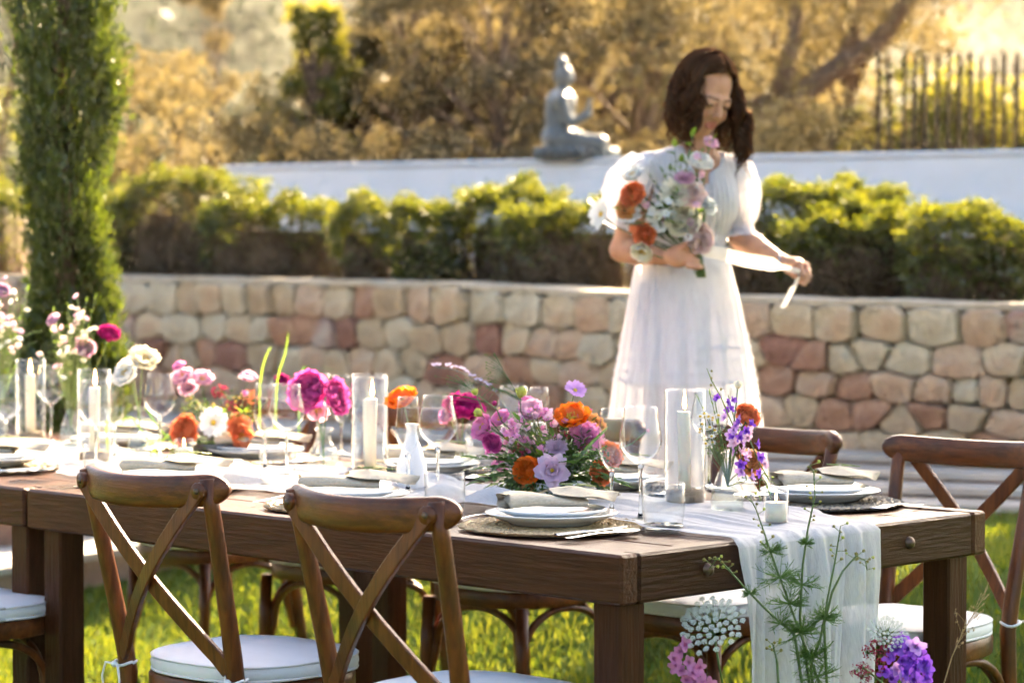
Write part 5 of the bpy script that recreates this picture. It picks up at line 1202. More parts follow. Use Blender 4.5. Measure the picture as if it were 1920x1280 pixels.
for i in range(24):
    px, py = RR.uniform(345, 470), RR.uniform(735, 800); filler(b2, [at(px + RR.uniform(-14, 14), py + RR.uniform(-12, 12), B2, RR.uniform(-.06, .05)) for _ in range(9)], 'yellow-green filler of the left bouquet', 'sprig', 'filler sprigs of the left bouquet', 'filler_sprig', RR.choice(['greenberry', 'limebud', 'yellow']), r=.0035)
for i, (px, py) in enumerate([(275, 835), (290, 850), (305, 820), (330, 845), (300, 865), (370, 850), (420, 845), (440, 835), (350, 770), (420, 775), (390, 760), (460, 770)]):
    leafy_sprig(b2, at(px, py, B2, FR.uniform(-.14, -.04)), 'green leafy sprig of the left bouquet', 'leafy sprigs of the left bouquet', n=9, L=.036, W=.3, mat=FR.choice(['leaf', 'leaf', 'leaf_lt']))
for pts_, m_, lab in [([(300, 860), (260, 800), (240, 780), (225, 800)], 'leaf_lt', 'bright blade arching left of the left bouquet'), ([(330, 840), (290, 790), (270, 760)], 'leaf', 'dark blade above the left bouquet'), ([(250, 890), (300, 830), (340, 800)], 'leaf_lt', 'bright blade crossing before the white poppy vase'), ([(205, 865), (200, 800), (212, 760)], 'leaf_lt', 'bright upright blade behind the left chair'),
        ([(487, 830), (488, 720), (498, 670), (510, 646)], 'leaf_lt', 'left yellow blade rising above the flute glass'), ([(515, 830), (520, 715), (534, 665), (541, 620)], 'leaf_lt', 'right yellow blade rising above the wine glass'), ([(560, 820), (565, 700), (590, 687), (640, 696)], 'leaf', 'thin dark blade arching over the pink ranunculus')]:
    blade(b2, [at(px, py, B2, .02) for px, py in pts_], .0030, lab, 'grass blades of the left bouquets', mat=m_)
# --- tall sunlit bouquet and the one at the edge
g5 = 'stems in the tall left bouquets'
def tall(V, cx, cy, lab, seed, right=True):
    RR = random.Random(seed); nb = V + Vector((0, 0, .08))
    for i in range(44): flower('floret', RR.choice(['blush', 'palepink', 'cream', 'white_petal']), at(cx + RR.gauss(0, 24), cy + RR.gauss(0, 30), V, RR.uniform(-.05, .05)), .012, (RR.uniform(-.6, .6), -.5, RR.uniform(.2, 1)), nb, 'tiny blush blossom of the ' + lab, 'flower', 'blossoms of the ' + lab, name='wax_flower', stem='stem_pale', sr=.0008)
    for i, (dx, dy) in enumerate([(20, -60), (32, -66), (-25, -45), (-30, -20), (-5, -50), (14, 60), (-20, 50)]): leafy_sprig(nb, at(cx + dx * 1.4, cy + dy * 1.2, V, RR.uniform(-.04, .04)), 'yellow-green sprig of the ' + lab, 'sprigs of the ' + lab, n=12, L=.022, W=.26, mat='leaf_lt', stem='stem_pale')
    filler(nb, [at(cx + RR.gauss(0, 26), cy + 20 + RR.gauss(0, 40), V, RR.uniform(-.05, .05)) for _ in range(60)], 'pale green filler of the ' + lab, 'sprig', g5, 'filler_sprig', 'greenberry', r=.003, stem='stem_pale')
tall(V6, 135, 632, 'tall bouquet before the cypress', 5)
flower('ranunculus', 'magenta', at(203, 630, V6, 0), .030, (.3, -.5, .6), V6 + Vector((0, 0, .08)), 'red ranunculus leaning right from the tall left bouquet', 'flower', g5, stem='stem_pale')
flower('ranunculus', 'palepink', at(160, 655, V6, 0), .026, (.2, -.7, .4), V6 + Vector((0, 0, .08)), 'blush ranunculus low in the tall left bouquet', 'flower', g5, stem='stem_pale')
flower('ranunculus', 'palepink', at(103, 602, V6, 0), .020, (-.4, -.6, .6), V6 + Vector((0, 0, .08)), 'pink bud at the left of the tall left bouquet', 'flower', g5, stem='stem_pale')
tall(V7, 8, 618, 'bouquet cut by the left edge', 6)
flower('ranunculus', 'palepink', at(3, 547, V7, 0), .022, (.3, -.6, .5), V7 + Vector((0, 0, .08)), 'pink bloom at the very left picture edge', 'flower', g5, stem='stem_pale')

# ---------------------------------------------------------------- flowers standing before the table end
g6 = 'stems standing before the table end'; FY = T(0, .58).y - .26
def e(px, py, dy=0): return PY(px, py, FY + dy)
def gbase(px): p = e(px, 1330); return Vector((p.x, p.y + .02, lawn_z(p.x, p.y)))
GB = gbase(1575)
def frond(mb, p, d, L, RR):
    """feathery leaf: hair-thin divided segments"""
    for i in range(RR.randint(12, 16)):
        v = (Vector(d) + Vector((RR.gauss(0, .55), RR.gauss(0, .5), RR.gauss(0, .5)))).normalized(); q = p + v * L * RR.uniform(.5, 1.1); m = p.lerp(q, .55) + Vector((0, 0, -.002))
        mb.tube([p, m, q], [.0011, .0009, .0004], 3, cap=False)
        for k in range(3):
            s0 = p.lerp(q, RR.uniform(.35, .85)); w_ = (v + Vector((RR.gauss(0, .7), RR.gauss(0, .6), RR.gauss(0, .6)))).normalized(); mb.tube([s0, s0 + w_ * L * .32], [.0008, .0004], 3, cap=False)
def wild(path, label, buds, fronds, seed, dy=0, bases=GB, name='budding_larkspur', budlen=.0075):
    RR = random.Random(seed); P_ = [e(px, py, dy) for px, py in path]; f = empty(name, bases, label=label, cat='flower stem', group=g6)
    st = [Vector((0, 0, 0))] + [p - bases for p in P_]; n = len(st); MB().tube(st, [lerp(.0032, .0010, i / (n - 1)) for i in range(n)], 6).build('stem', M['stem'], f)
    L_ = [0]
    for i in range(len(P_) - 1): L_.append(L_[-1] + (P_[i + 1] - P_[i]).length)
    def along(t):
        t *= L_[-1]; k = max(i for i in range(len(L_) - 1) if L_[i] <= t + 1e-9); u = (t - L_[k]) / (L_[k + 1] - L_[k]); return P_[k].lerp(P_[k + 1], u) - bases, (P_[k + 1] - P_[k]).normalized()
    for i in range(buds):
        t = 1 - .30 * (i / max(1, buds)) ** .9; q, d = along(min(.999, t)); a = i * 2.4; sd_ = Vector((math.cos(a), math.sin(a) * .6 - .2, .35 + .3 * math.sin(i))).normalized(); tip = q + sd_ * RR.uniform(.010, .017)
        o = obj('bud', bloom('bud', 'budtip' if i % 3 else 'limebud', 0), f, tip, rot_to(sd_ + d * .5), budlen * RR.uniform(.7, 1.1) * .8)
        MB().tube([q, tip], .0007, 4).build('bud_stalk', M['stem_pale'], o); o.children[0].matrix_parent_inverse = (Matrix.Translation(o.location) @ o.rotation_euler.to_matrix().to_4x4() @ Matrix.Diagonal((*o.scale, 1))).inverted()
    for t, L in fronds:
        q, d = along(t)
        for sd_ in (-1, 1):
            mb = MB(); frond(mb, Vector((0, 0, 0)), Vector((sd_ * .8, -.2, .35)), L, RR); mb.build('feathery_leaf', M['fern'], f, loc=q)
wild([(1535, 1275), (1500, 1185), (1465, 1090), (1437, 1010), (1418, 955), (1405, 930)], 'tallest feathery larkspur stem rising to the small candle', 10, [(.02, .05), (.12, .05), (.26, .055), (.42, .05), (.56, .055), (.70, .035)], 1)
wild([(1515, 1260), (1500, 1160), (1505, 1060), (1515, 990), (1528, 930), (1526, 885), (1518, 872)], 'slender green bud stem rising before the right plate', 12, [(.2, .035), (.42, .045), (.62, .02)], 2, .01)
wild([(1520, 1250), (1540, 1190), (1552, 1120), (1566, 1050), (1574, 1000), (1576, 985)], 'bud stem before the right part of the runner', 9, [(.08, .045), (.35, .04)], 3)
wild([(1545, 1170), (1560, 1110), (1580, 1070), (1605, 1042), (1622, 1050), (1626, 1068)], 'short bud stem curving right over the runner edge', 12, [(.1, .03)], 4, .005)
wild([(1490, 1190), (1440, 1145), (1395, 1100), (1365, 1065), (1345, 1046), (1330, 1065)], 'bud stem curving left before the table corner', 11, [(.15, .04), (.5, .02)], 5, -.005)
wild([(1460, 1290), (1457, 1240), (1450, 1210), (1447, 1205)], 'short green bud stem at the lower middle of the runner', 9, [], 6)
# queen anne's lace
for px, py, sz, bx, lab, fc in [(1336, 1172, .066, 1430, 'round white lace umbel before the table leg', (-.25, -.72, .62)), (1664, 1186, .040, 1640, 'smaller white lace umbel right of the runner', (.1, -.75, .6))]:
    flower('lace', 'lace', e(px, py), sz, fc, gbase(bx), lab, 'flower', g6, name='lace_flower', sr=.0026, seed=0)
RR = random.Random(14)
f = empty('stock_flower', gbase(1330), label='pink stock blossoms at the bottom, left of the lace umbel', cat='flower', group=g6); gb = gbase(1330)
MB().tube([(0, 0, 0), e(1345, 1300) - gb, e(1310, 1262) - gb, e(1272, 1212) - gb], .0022, 5).build('stem', M['stem'], f)
for i, (px, py) in enumerate([(1262, 1236), (1275, 1222), (1290, 1242), (1278, 1258), (1298, 1262), (1310, 1250), (1318, 1278), (1300, 1280), (1285, 1276), (1330, 1283), (1268, 1250), (1283, 1208)]): obj('floret', bloom('larkspur', 'pink', i % 2), f, e(px, py, RR.uniform(-.01, .01)) - gb, rot_to((RR.uniform(-.6, .6), -.8, RR.uniform(0, .6)), RR.uniform(0, 6)), .0155)
for nm, colr, pts_, lab, sz, kind in [('larkspur', 'violet', [(1690, 1200), (1680, 1215), (1702, 1215), (1716, 1210), (1670, 1232), (1690, 1238), (1708, 1236), (1724, 1222), (1680, 1255), (1700, 1258), (1718, 1250), (1735, 1252), (1670, 1272), (1692, 1276), (1712, 1274), (1735, 1240), (1738, 1270), (1660, 1258)], 'violet larkspur at the bottom right of the runner', .0175, 'larkspur'),
        ('valerian', 'crimson', [(1645, 1212), (1628, 1222), (1650, 1232), (1668, 1222), (1640, 1204), (1618, 1250), (1606, 1256), (1628, 1262), (1618, 1268), (1660, 1208), (1652, 1250)], 'crimson valerian left of the violet larkspur', .014, 'cluster')]:
    gb = gbase(1690); f = empty(nm, gb, label=lab, cat='flower', group=g6); c = e(*pts_[len(pts_) // 2])
    MB().tube([(0, 0, 0), e(1680, 1300) - gb, c - gb], .0022, 5).build('stem', M['stem'], f)
    for i, (px, py) in enumerate(pts_):
        obj('floret', bloom(kind, 'lilac' if (colr == 'violet' and i % 5 == 3) else colr, i % 2), f, e(px, py, RR.uniform(-.012, .012)) - gb, rot_to((RR.uniform(-.7, .7), -.8, RR.uniform(-.1, .7)), RR.uniform(0, 6)), sz * RR.uniform(.85, 1.15))
# dry grass panicle at the right
gb = gbase(1790); f = empty('dry_grass_stalk', gb, label='thin dry grass stalk with airy seed head at the right table leg', cat='grass stalk', group=g6)
P_ = [e(1770, 1280) - gb, e(1785, 1230) - gb, e(1805, 1185) - gb, e(1825, 1150) - gb, e(1848, 1112) - gb]
MB().tube([Vector((0, 0, 0))] + P_, [.0016, .0014, .0012, .001, .0008, .0004], 5).build('stem', M['straw_grass'], f); mb = MB(); RR = random.Random(6)
for i in range(26):
    t = RR.uniform(1.2, 3.95); k = int(t); q = P_[k].lerp(P_[k + 1], t - k); d = (P_[4] - P_[2]).normalized(); v = (d + Vector((RR.gauss(0, .35), RR.gauss(0, .3), RR.gauss(0, .2)))).normalized(); L = RR.uniform(.02, .05)
    mb.tube([q, q + v * L * .5 + Vector((0, 0, .002)), q + v * L], [.0004, .0004, .0003], 3)
    for j in range(3): mb.ball(q + v * L * RR.uniform(.5, 1) + Vector((RR.gauss(0, .002),) * 3), (.0011, .0011, .0022), 0, 4, 3)
mb.build('seed_head', M['straw_grass'], f)

# ================================================================ PERSON, BOUQUET, STATUE (continuous surfaces)
class SDF:
    def __init__(s, lo, hi, h):
        s.lo = np.array(lo, float); s.h = h; s.n = np.ceil((np.array(hi) - s.lo) / h).astype(int) + 1; s.F = np.full(s.n, .2, np.float32)
    def _box(s, lo, hi, pad):
        a = np.maximum(0, np.floor((np.array(lo) - pad - s.lo) / s.h).astype(int)); b = np.minimum(s.n, np.ceil((np.array(hi) + pad - s.lo) / s.h).astype(int) + 1)
        sl = tuple(slice(i, j) for i, j in zip(a, b)); ax = [s.lo[k] + s.h * np.arange(a[k], b[k]) for k in range(3)]
        return sl, np.stack(np.meshgrid(*ax, indexing='ij'), -1)
    def _mix(s, sl, d, k, sub=False):
        F = s.F[sl]
        if sub:
            d = -d; hh = np.clip(.5 - .5 * (F - d) / k, 0, 1); s.F[sl] = (F * (1 - hh) + d * hh + k * hh * (1 - hh)).astype(np.float32) if k > 0 else np.maximum(F, d)
        else:
            hh = np.clip(.5 + .5 * (F - d) / k, 0, 1); s.F[sl] = (F * (1 - hh) + d * hh - k * hh * (1 - hh)).astype(np.float32)
    def cone(s, a, b, ra, rb, k=.02, sub=False):
        a, b = np.array(a, float), np.array(b, float); r = max(ra, rb); sl, P = s._box(np.minimum(a, b) - r, np.maximum(a, b) + r, .05)
        ab = b - a; t = np.clip(((P - a) @ ab) / max(1e-9, ab @ ab), 0, 1); d = np.linalg.norm(P - a - t[..., None] * ab, axis=-1) - (ra + (rb - ra) * t); s._mix(sl, d, k, sub)
    def ell(s, c, r, R=None, k=.02, sub=False):
        c = np.array(c, float); r = np.array(r, float); m = r.max(); sl, P = s._box(c - m, c + m, .05); Q = P - c
        if R is not None: Q = Q @ np.array(R)          # world to local: R columns are the local axes
        q = np.linalg.norm(Q / r, axis=-1); g = np.linalg.norm(Q / (r * r), axis=-1); d = q * (q - 1) / np.maximum(g, 1e-6); s._mix(sl, d, k, sub)
    def mesh(s):
        F = s.F; neg = F < 0; c = np.zeros(np.array(F.shape) - 1, np.int8)
        offs = [(i, j, k) for i in (0, 1) for j in (0, 1) for k in (0, 1)]; n = c.shape
        for i, j, k in offs: c += neg[i:i + n[0], j:j + n[1], k:k + n[2]]
        act = (c > 0) & (c < 8); idx = np.argwhere(act); vid = np.full(n, -1, np.int32); vid[act] = np.arange(len(idx))
        acc = np.zeros((len(idx), 3)); cnt = np.zeros(len(idx))
        val = {o: F[idx[:, 0] + o[0], idx[:, 1] + o[1], idx[:, 2] + o[2]] for o in offs}
        for o in offs:
            for ax in range(3):
                if o[ax]: continue
                p = list(o); p[ax] = 1; p = tuple(p); a, b = val[o], val[p]; m = (a < 0) != (b < 0); t = np.where(m, a / np.where(m, a - b, 1), 0); q = np.tile(np.array(o, float), (len(idx), 1)); q[:, ax] += t; acc[m] += q[m]; cnt[m] += 1
        V = s.lo + (idx + acc / cnt[:, None]) * s.h; Q = []
        for ax in range(3):
            u, w_ = (ax + 1) % 3, (ax + 2) % 3; sl0 = [slice(1, -1)] * 3; A = np.moveaxis(neg, ax, 0); e = A[:-1] != A[1:]; pos = np.argwhere(e)
            P = np.empty_like(pos); rest = [q for q in range(3) if q != ax]; P[:, ax] = pos[:, 0]; P[:, rest[0]] = pos[:, 1]; P[:, rest[1]] = pos[:, 2]
            ok = (P[:, u] > 0) & (P[:, w_] > 0) & (P[:, u] < n[u]) & (P[:, w_] < n[w_]); P = P[ok]
            def cell(du, dw): q = P.copy(); q[:, u] -= du; q[:, w_] -= dw; return vid[q[:, 0], q[:, 1], q[:, 2]]
            quad = np.stack([cell(1, 1), cell(0, 1), cell(0, 0), cell(1, 0)], 1); fl = neg[P[:, 0], P[:, 1], P[:, 2]]; quad[~fl] = quad[~fl][:, ::-1]; Q.append(quad)
        Q = np.concatenate(Q); return V, Q[(Q >= 0).all(1)]

M['skin'] = pmat('skin', (.50, .255, .15), (.56, .30, .185), rough=.55, scale=30, spec=.25)
M['lips'] = pmat('lips', (.48, .16, .12), rough=.4, spec=.5); M['brow'] = pmat('brow', (.13, .068, .042), rough=.95, spec=.05); M['cheek'] = pmat('cheek', (.54, .25, .16), rough=.55, spec=.25)
M['dress'] = clothmat('white_cotton', (.80, .80, .82), open_=.05, trans=.35, weave=14, stripe=(6, 6, 1))
M['sheer'] = clothmat('sheer_cotton', (.82, .82, .83), open_=.10, trans=.42, weave=14, stripe=(8, 8, 1))
M['lace_cloth'] = clothmat('eyelet_lace', (.80, .80, .83), open_=.10, trans=.45, weave=160)
M['hair'] = leafmat('dark_brown_hair', (.009, .0038, .0018), (.032, .0125, .0055), trans=.35, gloss=.07, rough=.33, gcol=(.55, .30, .16), tint=(7, 4, 2))
M['hair_rim'] = leafmat('fine_rim_lit_hair', (.05, .022, .009), (.11, .05, .02), trans=.5, gloss=.08, rough=.3, tint=(2, 1.5, 1), gcol=(.8, .5, .3))  # thin strands are lighter, and the sun's rim glow is put into their colour
M['ribbon'] = clothmat('cream_ribbon', (.80, .76, .68), open_=.05, trans=.5, weave=30)
WYd = 7.6; wx = (1292 - 960) / F_PX * WYd
WB = Vector((wx, WYd, lawn_z(wx, WYd)))
def W(px, py, dy=0.0): return PY(px, py, WYd + dy) - WB
woman = empty('person', WB, label='woman in a white puff-sleeved dress holding a bouquet and a ribbon', cat='person')
HC = W(1322, 178, -.02)                                    # middle of the head
HR = Matrix.Rotation(math.radians(31), 3, 'Z') @ Matrix.Rotation(math.radians(29), 3, 'X') @ Matrix.Rotation(math.radians(6), 3, 'Y')
HRn = np.array(HR)
def H(x, y, z): return HC + HR @ Vector((x, y, z))
B_ = SDF((-.36, -.42, -.02), (.48, .30, 1.76), .004)
# torso, hips, legs
neckb = W(1312, 296, .03); shR, shL = W(1216, 318, -.05), W(1372, 322, .10)
chest = W(1292, 375, .03); waist = W(1286, 470, .03); hip = W(1283, 560, .03)
YAW = Matrix.Rotation(math.radians(25), 3, 'Z'); YN = np.array(YAW)
B_.ell(chest, (.150, .098, .165), YN, .03); B_.ell(waist, (.115, .085, .14), YN, .05); B_.ell(hip, (.138, .095, .13), YN, .05)
B_.cone(shR, shL, .05, .05, .05); B_.cone(neckb, HC + HR @ Vector((0, .02, -.05)), .05, .045, .03)
bust = [chest + YAW @ Vector((x, -.075, .0)) for x in (-.065, .065)]
for b in bust: B_.ell(b + YAW @ Vector((0, .016, 0)), (.05, .04, .055), YN, .03)
for sx in (-1, 1):
    hp = hip + YAW @ Vector((sx * .072, 0, -.06)); kn = Vector((hp.x, hp.y - .01, .47)); an = Vector((hp.x + .01 * sx, hp.y + .02, .07))
    B_.cone(hp, kn, .085, .055, .04); B_.cone(kn, an, .052, .034, .02); B_.cone(an, an + Vector((.03, -.14, -.04)), .034, .024, .02)
# arms
elR = W(1166, 468, -.04); wrR = W(1244, 482, -.20); elL = W(1388, 446, .06); wrL = W(1468, 492, -.06)
B_.cone(shR, elR, .046, .037, .02); B_.cone(elR, elR.lerp(wrR, .35), .037, .037, .012); B_.cone(elR.lerp(wrR, .35), wrR, .037, .024, .012)
B_.cone(shL, elL, .038, .034, .02); B_.cone(elL, elL.lerp(wrL, .35), .036, .035, .012); B_.cone(elL.lerp(wrL, .35), wrL, .035, .023, .012)
# right hand closed on the stems
hdR = W(1272, 480, -.235); stem_ax = (W(1318, 525, -.25) - W(1262, 420, -.22)).normalized()
B_.cone(wrR, hdR, .023, .026, .012); B_.ell(hdR, (.040, .022, .036), None, .012)
grip = W(1293, 480, -.225)
for i in range(4):
    o_ = stem_ax * (-.030 + .021 * i); k0 = hdR + o_ + Vector((.014, -.014, 0)); k1 = grip + o_ + Vector((.012 - .003 * abs(i - 1), -.030, -.004)); k2 = grip + o_ + Vector((.032 - .003 * i, -.010, -.006)); k3 = grip + o_ + Vector((.020, .014, -.006))
    B_.cone(k0, k1, .0105, .0095, .005); B_.cone(k1, k2, .0092, .0085, .004); B_.cone(k2, k3, .0082, .0068, .004)
B_.cone(hdR + Vector((0, -.015, .02)), grip + Vector((-.005, -.034, .040)), .0125, .0105, .006); B_.cone(grip + Vector((-.005, -.034, .040)), grip + Vector((.022, -.034, .034)), .010, .0075, .004)
# left hand reaching right, thumb and fingers pinching the ribbon
hdL = W(1490, 500, -.08); B_.cone(wrL, hdL, .022, .025, .01); B_.ell(hdL, (.036, .020, .030), None, .01)
pinch = W(1507, 520, -.13)
for i, (dx, dz) in enumerate(((.030, .004), (.034, -.010), (.030, -.022), (.020, -.032))):
    k0 = hdL + Vector((.012 - .005 * i, -.006 - .004 * i, .012 - .013 * i)); k1 = hdL + Vector((dx + .004, -.018, dz)); k2 = hdL + Vector((dx + .006, -.040, dz - .020)); k3 = pinch + Vector((-.004 - .004 * i, .004 + .006 * i, -.004 * i))
    B_.cone(k0, k1, .0102, .0092, .005); B_.cone(k1, k2, .009, .008, .004); B_.cone(k2, k3, .0078, .0065, .004)
B_.cone(hdL + Vector((-.004, -.012, .010)), hdL + Vector((.010, -.034, .010)), .012, .010, .006); B_.cone(hdL + Vector((.010, -.034, .010)), pinch + Vector((0, -.002, .006)), .0095, .007, .004)
# head and face
B_.ell(H(0, .018, .035), (.074, .092, .086), HRn, .02); B_.ell(H(0, -.022, -.035), (.060, .066, .080), HRn, .03)
B_.ell(H(0, -.055, -.095), (.024, .022, .02), HRn, .02)
for sx in (-1, 1):
    B_.ell(H(.036 * sx, -.058, -.035), (.024, .022, .024), HRn, .02); B_.ell(H(.031 * sx, -.0945, .003), (.0160, .0100, .0100), HRn, .016, True); B_.ell(H(.031 * sx, -.077, .002), (.0135, .0125, .0115), HRn, .003)
    B_.cone(H(.012 * sx, -.081, .021), H(.046 * sx, -.068, .018), .006, .005, .018); B_.ell(H(.0745 * sx, .012, -.008), (.010, .019, .030), HRn, .006)
    B_.ell(H(.0095 * sx, -.0955, -.031), (.008, .009, .007), HRn, .006)
B_.cone(H(0, -.082, .014), H(0, -.103, -.026), .0075, .0105, .008); B_.ell(H(0, -.0825, -.058), (.021, .010, .0068), HRn, .005); B_.ell(H(0, -.082, -.071), (.018, .0105, .0075), HRn, .005); B_.cone(H(-.018, -.089, -.0645), H(.018, -.089, -.0645), .0022, .0022, .002, True)
Vb, Qb = B_.mesh()
cen = Vb[Qb].mean(1); loc = (cen - np.array(HC)) @ HRn; mi = np.zeros(len(Qb), int)
lx, ly, lz = loc.T
mi[(np.abs(lx) < .023) & (ly < -.072) & (lz > -.0785) & (lz < -.0515) & ((lx / .024) ** 2 + ((lz + .065) / .0145) ** 2 < 1)] = 1
br = (np.abs(np.abs(lx) - .031) < .019) & (ly < -.05) & (np.abs(lz - (.0225 - .10 * (np.abs(lx) - .031) ** 2 * 40)) < .0027); mi[br] = 2
ey = (((np.abs(lx) - .031) / .0145) ** 2 + ((lz - .0005) / .0034) ** 2 < 1) & (ly < -.05); mi[ey] = 2
mi[(((np.abs(lx) - .040) / .018) ** 2 + ((lz + .036) / .016) ** 2 < 1) & (ly < -.04)] = 3
obj('body', raw_mesh('body', Vb, Qb, [M['skin'], M['lips'], M['brow'], M['cheek']], mi, True), woman)

# dress: bodice and sleeves grown over the body, open V neck
D_ = SDF((-.36, -.36, .78), (.40, .30, 1.52), .005)
D_.ell(chest, (.160, .108, .175), YN, .03); D_.ell(waist, (.124, .094, .15), YN, .05); D_.cone(shR, shL, .057, .057, .05)
for b in bust: D_.ell(b - YAW @ Vector((0, -.014, .01)), (.066, .056, .075), YN, .05)
D_.ell(hip + Vector((0, 0, .03)), (.150, .115, .08), YN, .04)
vt = W(1318, 268, -.12); vb = W(1334, 365, -.10)
for k in range(9):
    t = k / 8; c = vt.lerp(vb, t); r = lerp(.062, .006, t); D_.cone(c + Vector((0, -.10, 0)), c + Vector((0, .055 - .02 * t, 0)), r, r, .006, True)
D_.cone(neckb + Vector((0, .02, .09)), neckb + Vector((0, -.02, -.01)), .085, .062, .01, True)
Vd, Qd = D_.mesh(); f_ = .0055 * np.sin(Vd[:, 0] * 190 + 3 * np.sin(Vd[:, 2] * 14)) * np.clip((Vd[:, 2] - .9) * 8, 0, 1); Vd[:, 1] -= np.abs(f_)
obj('dress_bodice', raw_mesh('dress_bodice', Vd, Qd, M['dress'], None, True), woman)
def sleeve(a, b, r1, r2, nm, seed, bulge):
    RR = random.Random(seed); a, b = Vector(a), Vector(b); ax = (b - a).normalized(); u = ax.cross(Vector((0, 1, 0))).normalized(); v = ax.cross(u); rows = []; ph = [RR.uniform(0, 6) for _ in range(6)]
    for i in range(26):
        t = i / 25; r = r1 * (math.sin(PI * min(1, .22 + t * .70)) ** .6) if t < .9 else lerp(r1 * .62, r2, (t - .9) / .1); c = a.lerp(b, t) + Vector(bulge) * math.sin(PI * t); row = []
        for j in range(44):
            an = 2 * PI * j / 44; rr = r * (1 + .05 * math.sin(an * 9 + ph[0] + t * 3) + .035 * math.sin(an * 15 + ph[1] - t * 5) + .03 * math.sin(t * 17 + an * 3 + ph[2])); row.append(c + (u * math.cos(an) + v * math.sin(an)) * rr)
        rows.append(row)
    for k in range(4):                                  # ruffled cuff
        row = []
        for j in range(44):
            an = 2 * PI * j / 44; rr = r2 + (.004 + .005 * k) * (1 + .6 * math.sin(an * 11 + k)); row.append(b + ax * (.006 * k) + (u * math.cos(an) + v * math.sin(an)) * rr)
        rows.append(row)
    MB().grid(rows, closed=True).build(nm, M['lace_cloth'], woman)
sleeve(shR + Vector((.0, 0, .03)), W(1160, 418, -.05), .076, .052, 'sleeve', 1, (-.022, 0, .005)); sleeve(shL + Vector((.005, 0, .03)), W(1386, 436, .07), .066, .048, 'sleeve', 2, (.012, 0, 0))
# skirt: pleated, the hem sheer
def ring(py, xl, xr, dep, t, n=150):
    l, r = W(xl, py), W(xr, py); c = (l + r) / 2 + Vector((0, .03, 0)); a_ = (r - l).length / 2; row = []
    for j in range(n):
        an = 2 * PI * j / n; amp = .095 * sstep(t * 1.6); p = 1 + amp * (math.sin(an * 17 + .8 * math.sin(t * 3)) * .55 + math.sin(an * 29 + 1.1) * .3 + .3 * math.sin(an * 7 + 1.4 * t))
        row.append((c.x + math.cos(an) * a_ * p, c.y + math.sin(an) * dep * p, c.z))
    return row
prof = [(470, 1200, 1364, .100), (500, 1190, 1373, .115), (560, 1180, 1388, .15), (640, 1168, 1402, .19), (715, 1157, 1412, .22), (770, 1151, 1418, .235), (850, 1142, 1425, .255), (930, 1136, 1432, .27), (1010, 1130, 1440, .285)]
def pr_at(py): xs_ = [p[0] for p in prof]; return [interp(py, xs_, [p[k] for p in prof]) for k in (1, 2, 3)]
def skirt(nm, y0, y1, mat, rows_=30, off=0.0):
    rr = []
    for i in range(rows_):
        py = lerp(y0, y1, i / (rows_ - 1)); l, r, d = pr_at(py); rr.append(ring(py, l - off, r + off, d + off / 596, (py - 470) / 540))
    return MB().grid(rr, closed=True).build(nm, M[mat], woman)
skirt('dress_skirt', 468, 716, 'dress'); skirt('sheer_hem', 714, 1010, 'sheer')
for yb in (628, 650, 672, 694, 712): skirt('stitched_tuck', yb - 2.5, yb + 2.5, 'dress', 3, 1.6)
MB().grid([ring(py, 1203 - d, 1361 + d, .100 + d * .0016, 0, 80) for py, d in ((462, 0), (466, 3), (478, 3), (482, 0))], closed=True).build('waistband', M['lace_cloth'], woman)

# hair
RR = random.Random(12); hb = MB()
def scalp(az, el, k=1.0):           # az 0 = face side, el from crown
    r = Vector((.083, .100, .094)) * k; return H(math.sin(az) * math.sin(el) * r.x, .018 - math.cos(az) * math.sin(el) * r.y, .038 + math.cos(el) * r.z)
rows = []
for i in range(12):
    el = lerp(.02, 1.9, i / 11); row = []
    for j in range(33):
        az = lerp(min(.85, max(0, (el - .72) * 4)), 2 * PI - min(.95, max(0, (el - .72) * 4)), j / 32); row.append(scalp(az, el, 1.02 + .02 * math.sin(az * 15)))
    rows.append(row)
hb.grid(rows)
for q in range(620):
    az = RR.uniform(.80, 2 * PI - .95) if q > 60 else (RR.uniform(.80, 1.2) if q % 2 else 2 * PI - RR.uniform(.95, 1.35)); side = 1 if az < PI else -1      # az<pi: viewer's right (her left)
    el0 = RR.uniform(.02, .8) if q > 60 else RR.uniform(.0, .2); el1 = RR.uniform(1.25, 1.75); k = RR.uniform(1.0, 1.10); pts = [];
    az_p = az if math.cos(az) < .1 else (.15 if side > 0 else 2 * PI - .05)
    for i in range(8): pts.append(scalp(lerp(az_p, az, sstep(i / 3.2)), lerp(el0, el1, i / 7), k))
    p = pts[-1].copy(); front = math.cos(az); L_ = RR.triangular(.08, .24, .19) if side < 0 else RR.triangular(.10, .29, .22); steps = 15; ph = math.floor(az * 4.5) * 1.7 + RR.gauss(0, .35); am = RR.uniform(.014, .022); out = Vector((math.sin(az), -math.cos(az), 0)); out = HR @ out; out.z = 0
    if out.length > .01: out.normalize()
    for i in range(steps):
        t = (i + 1) / steps; w_ = am * (.3 + t); wv = Vector((math.sin(ph + t * 11), math.cos(ph * 1.3 + t * 11) * .8, 0)) * w_
        spread = out * (.016 * math.sin(t * 2.6)) + Vector((.020 * t if side > 0 else -.006 * t, -.03 * t if front > -.2 else .02 * t, 0))
        pts.append(p + Vector((0, 0, -L_ * t)) + spread + wv)
    r0 = RR.uniform(.0022, .0042); n = len(pts); hb.tube(pts, [r0 * (.55 + .45 * math.sin(PI * min(1, .2 + i / n * .7))) * (1 if i < n - 4 else (n - i) / 5) for i in range(n)], 5)
fb = MB()
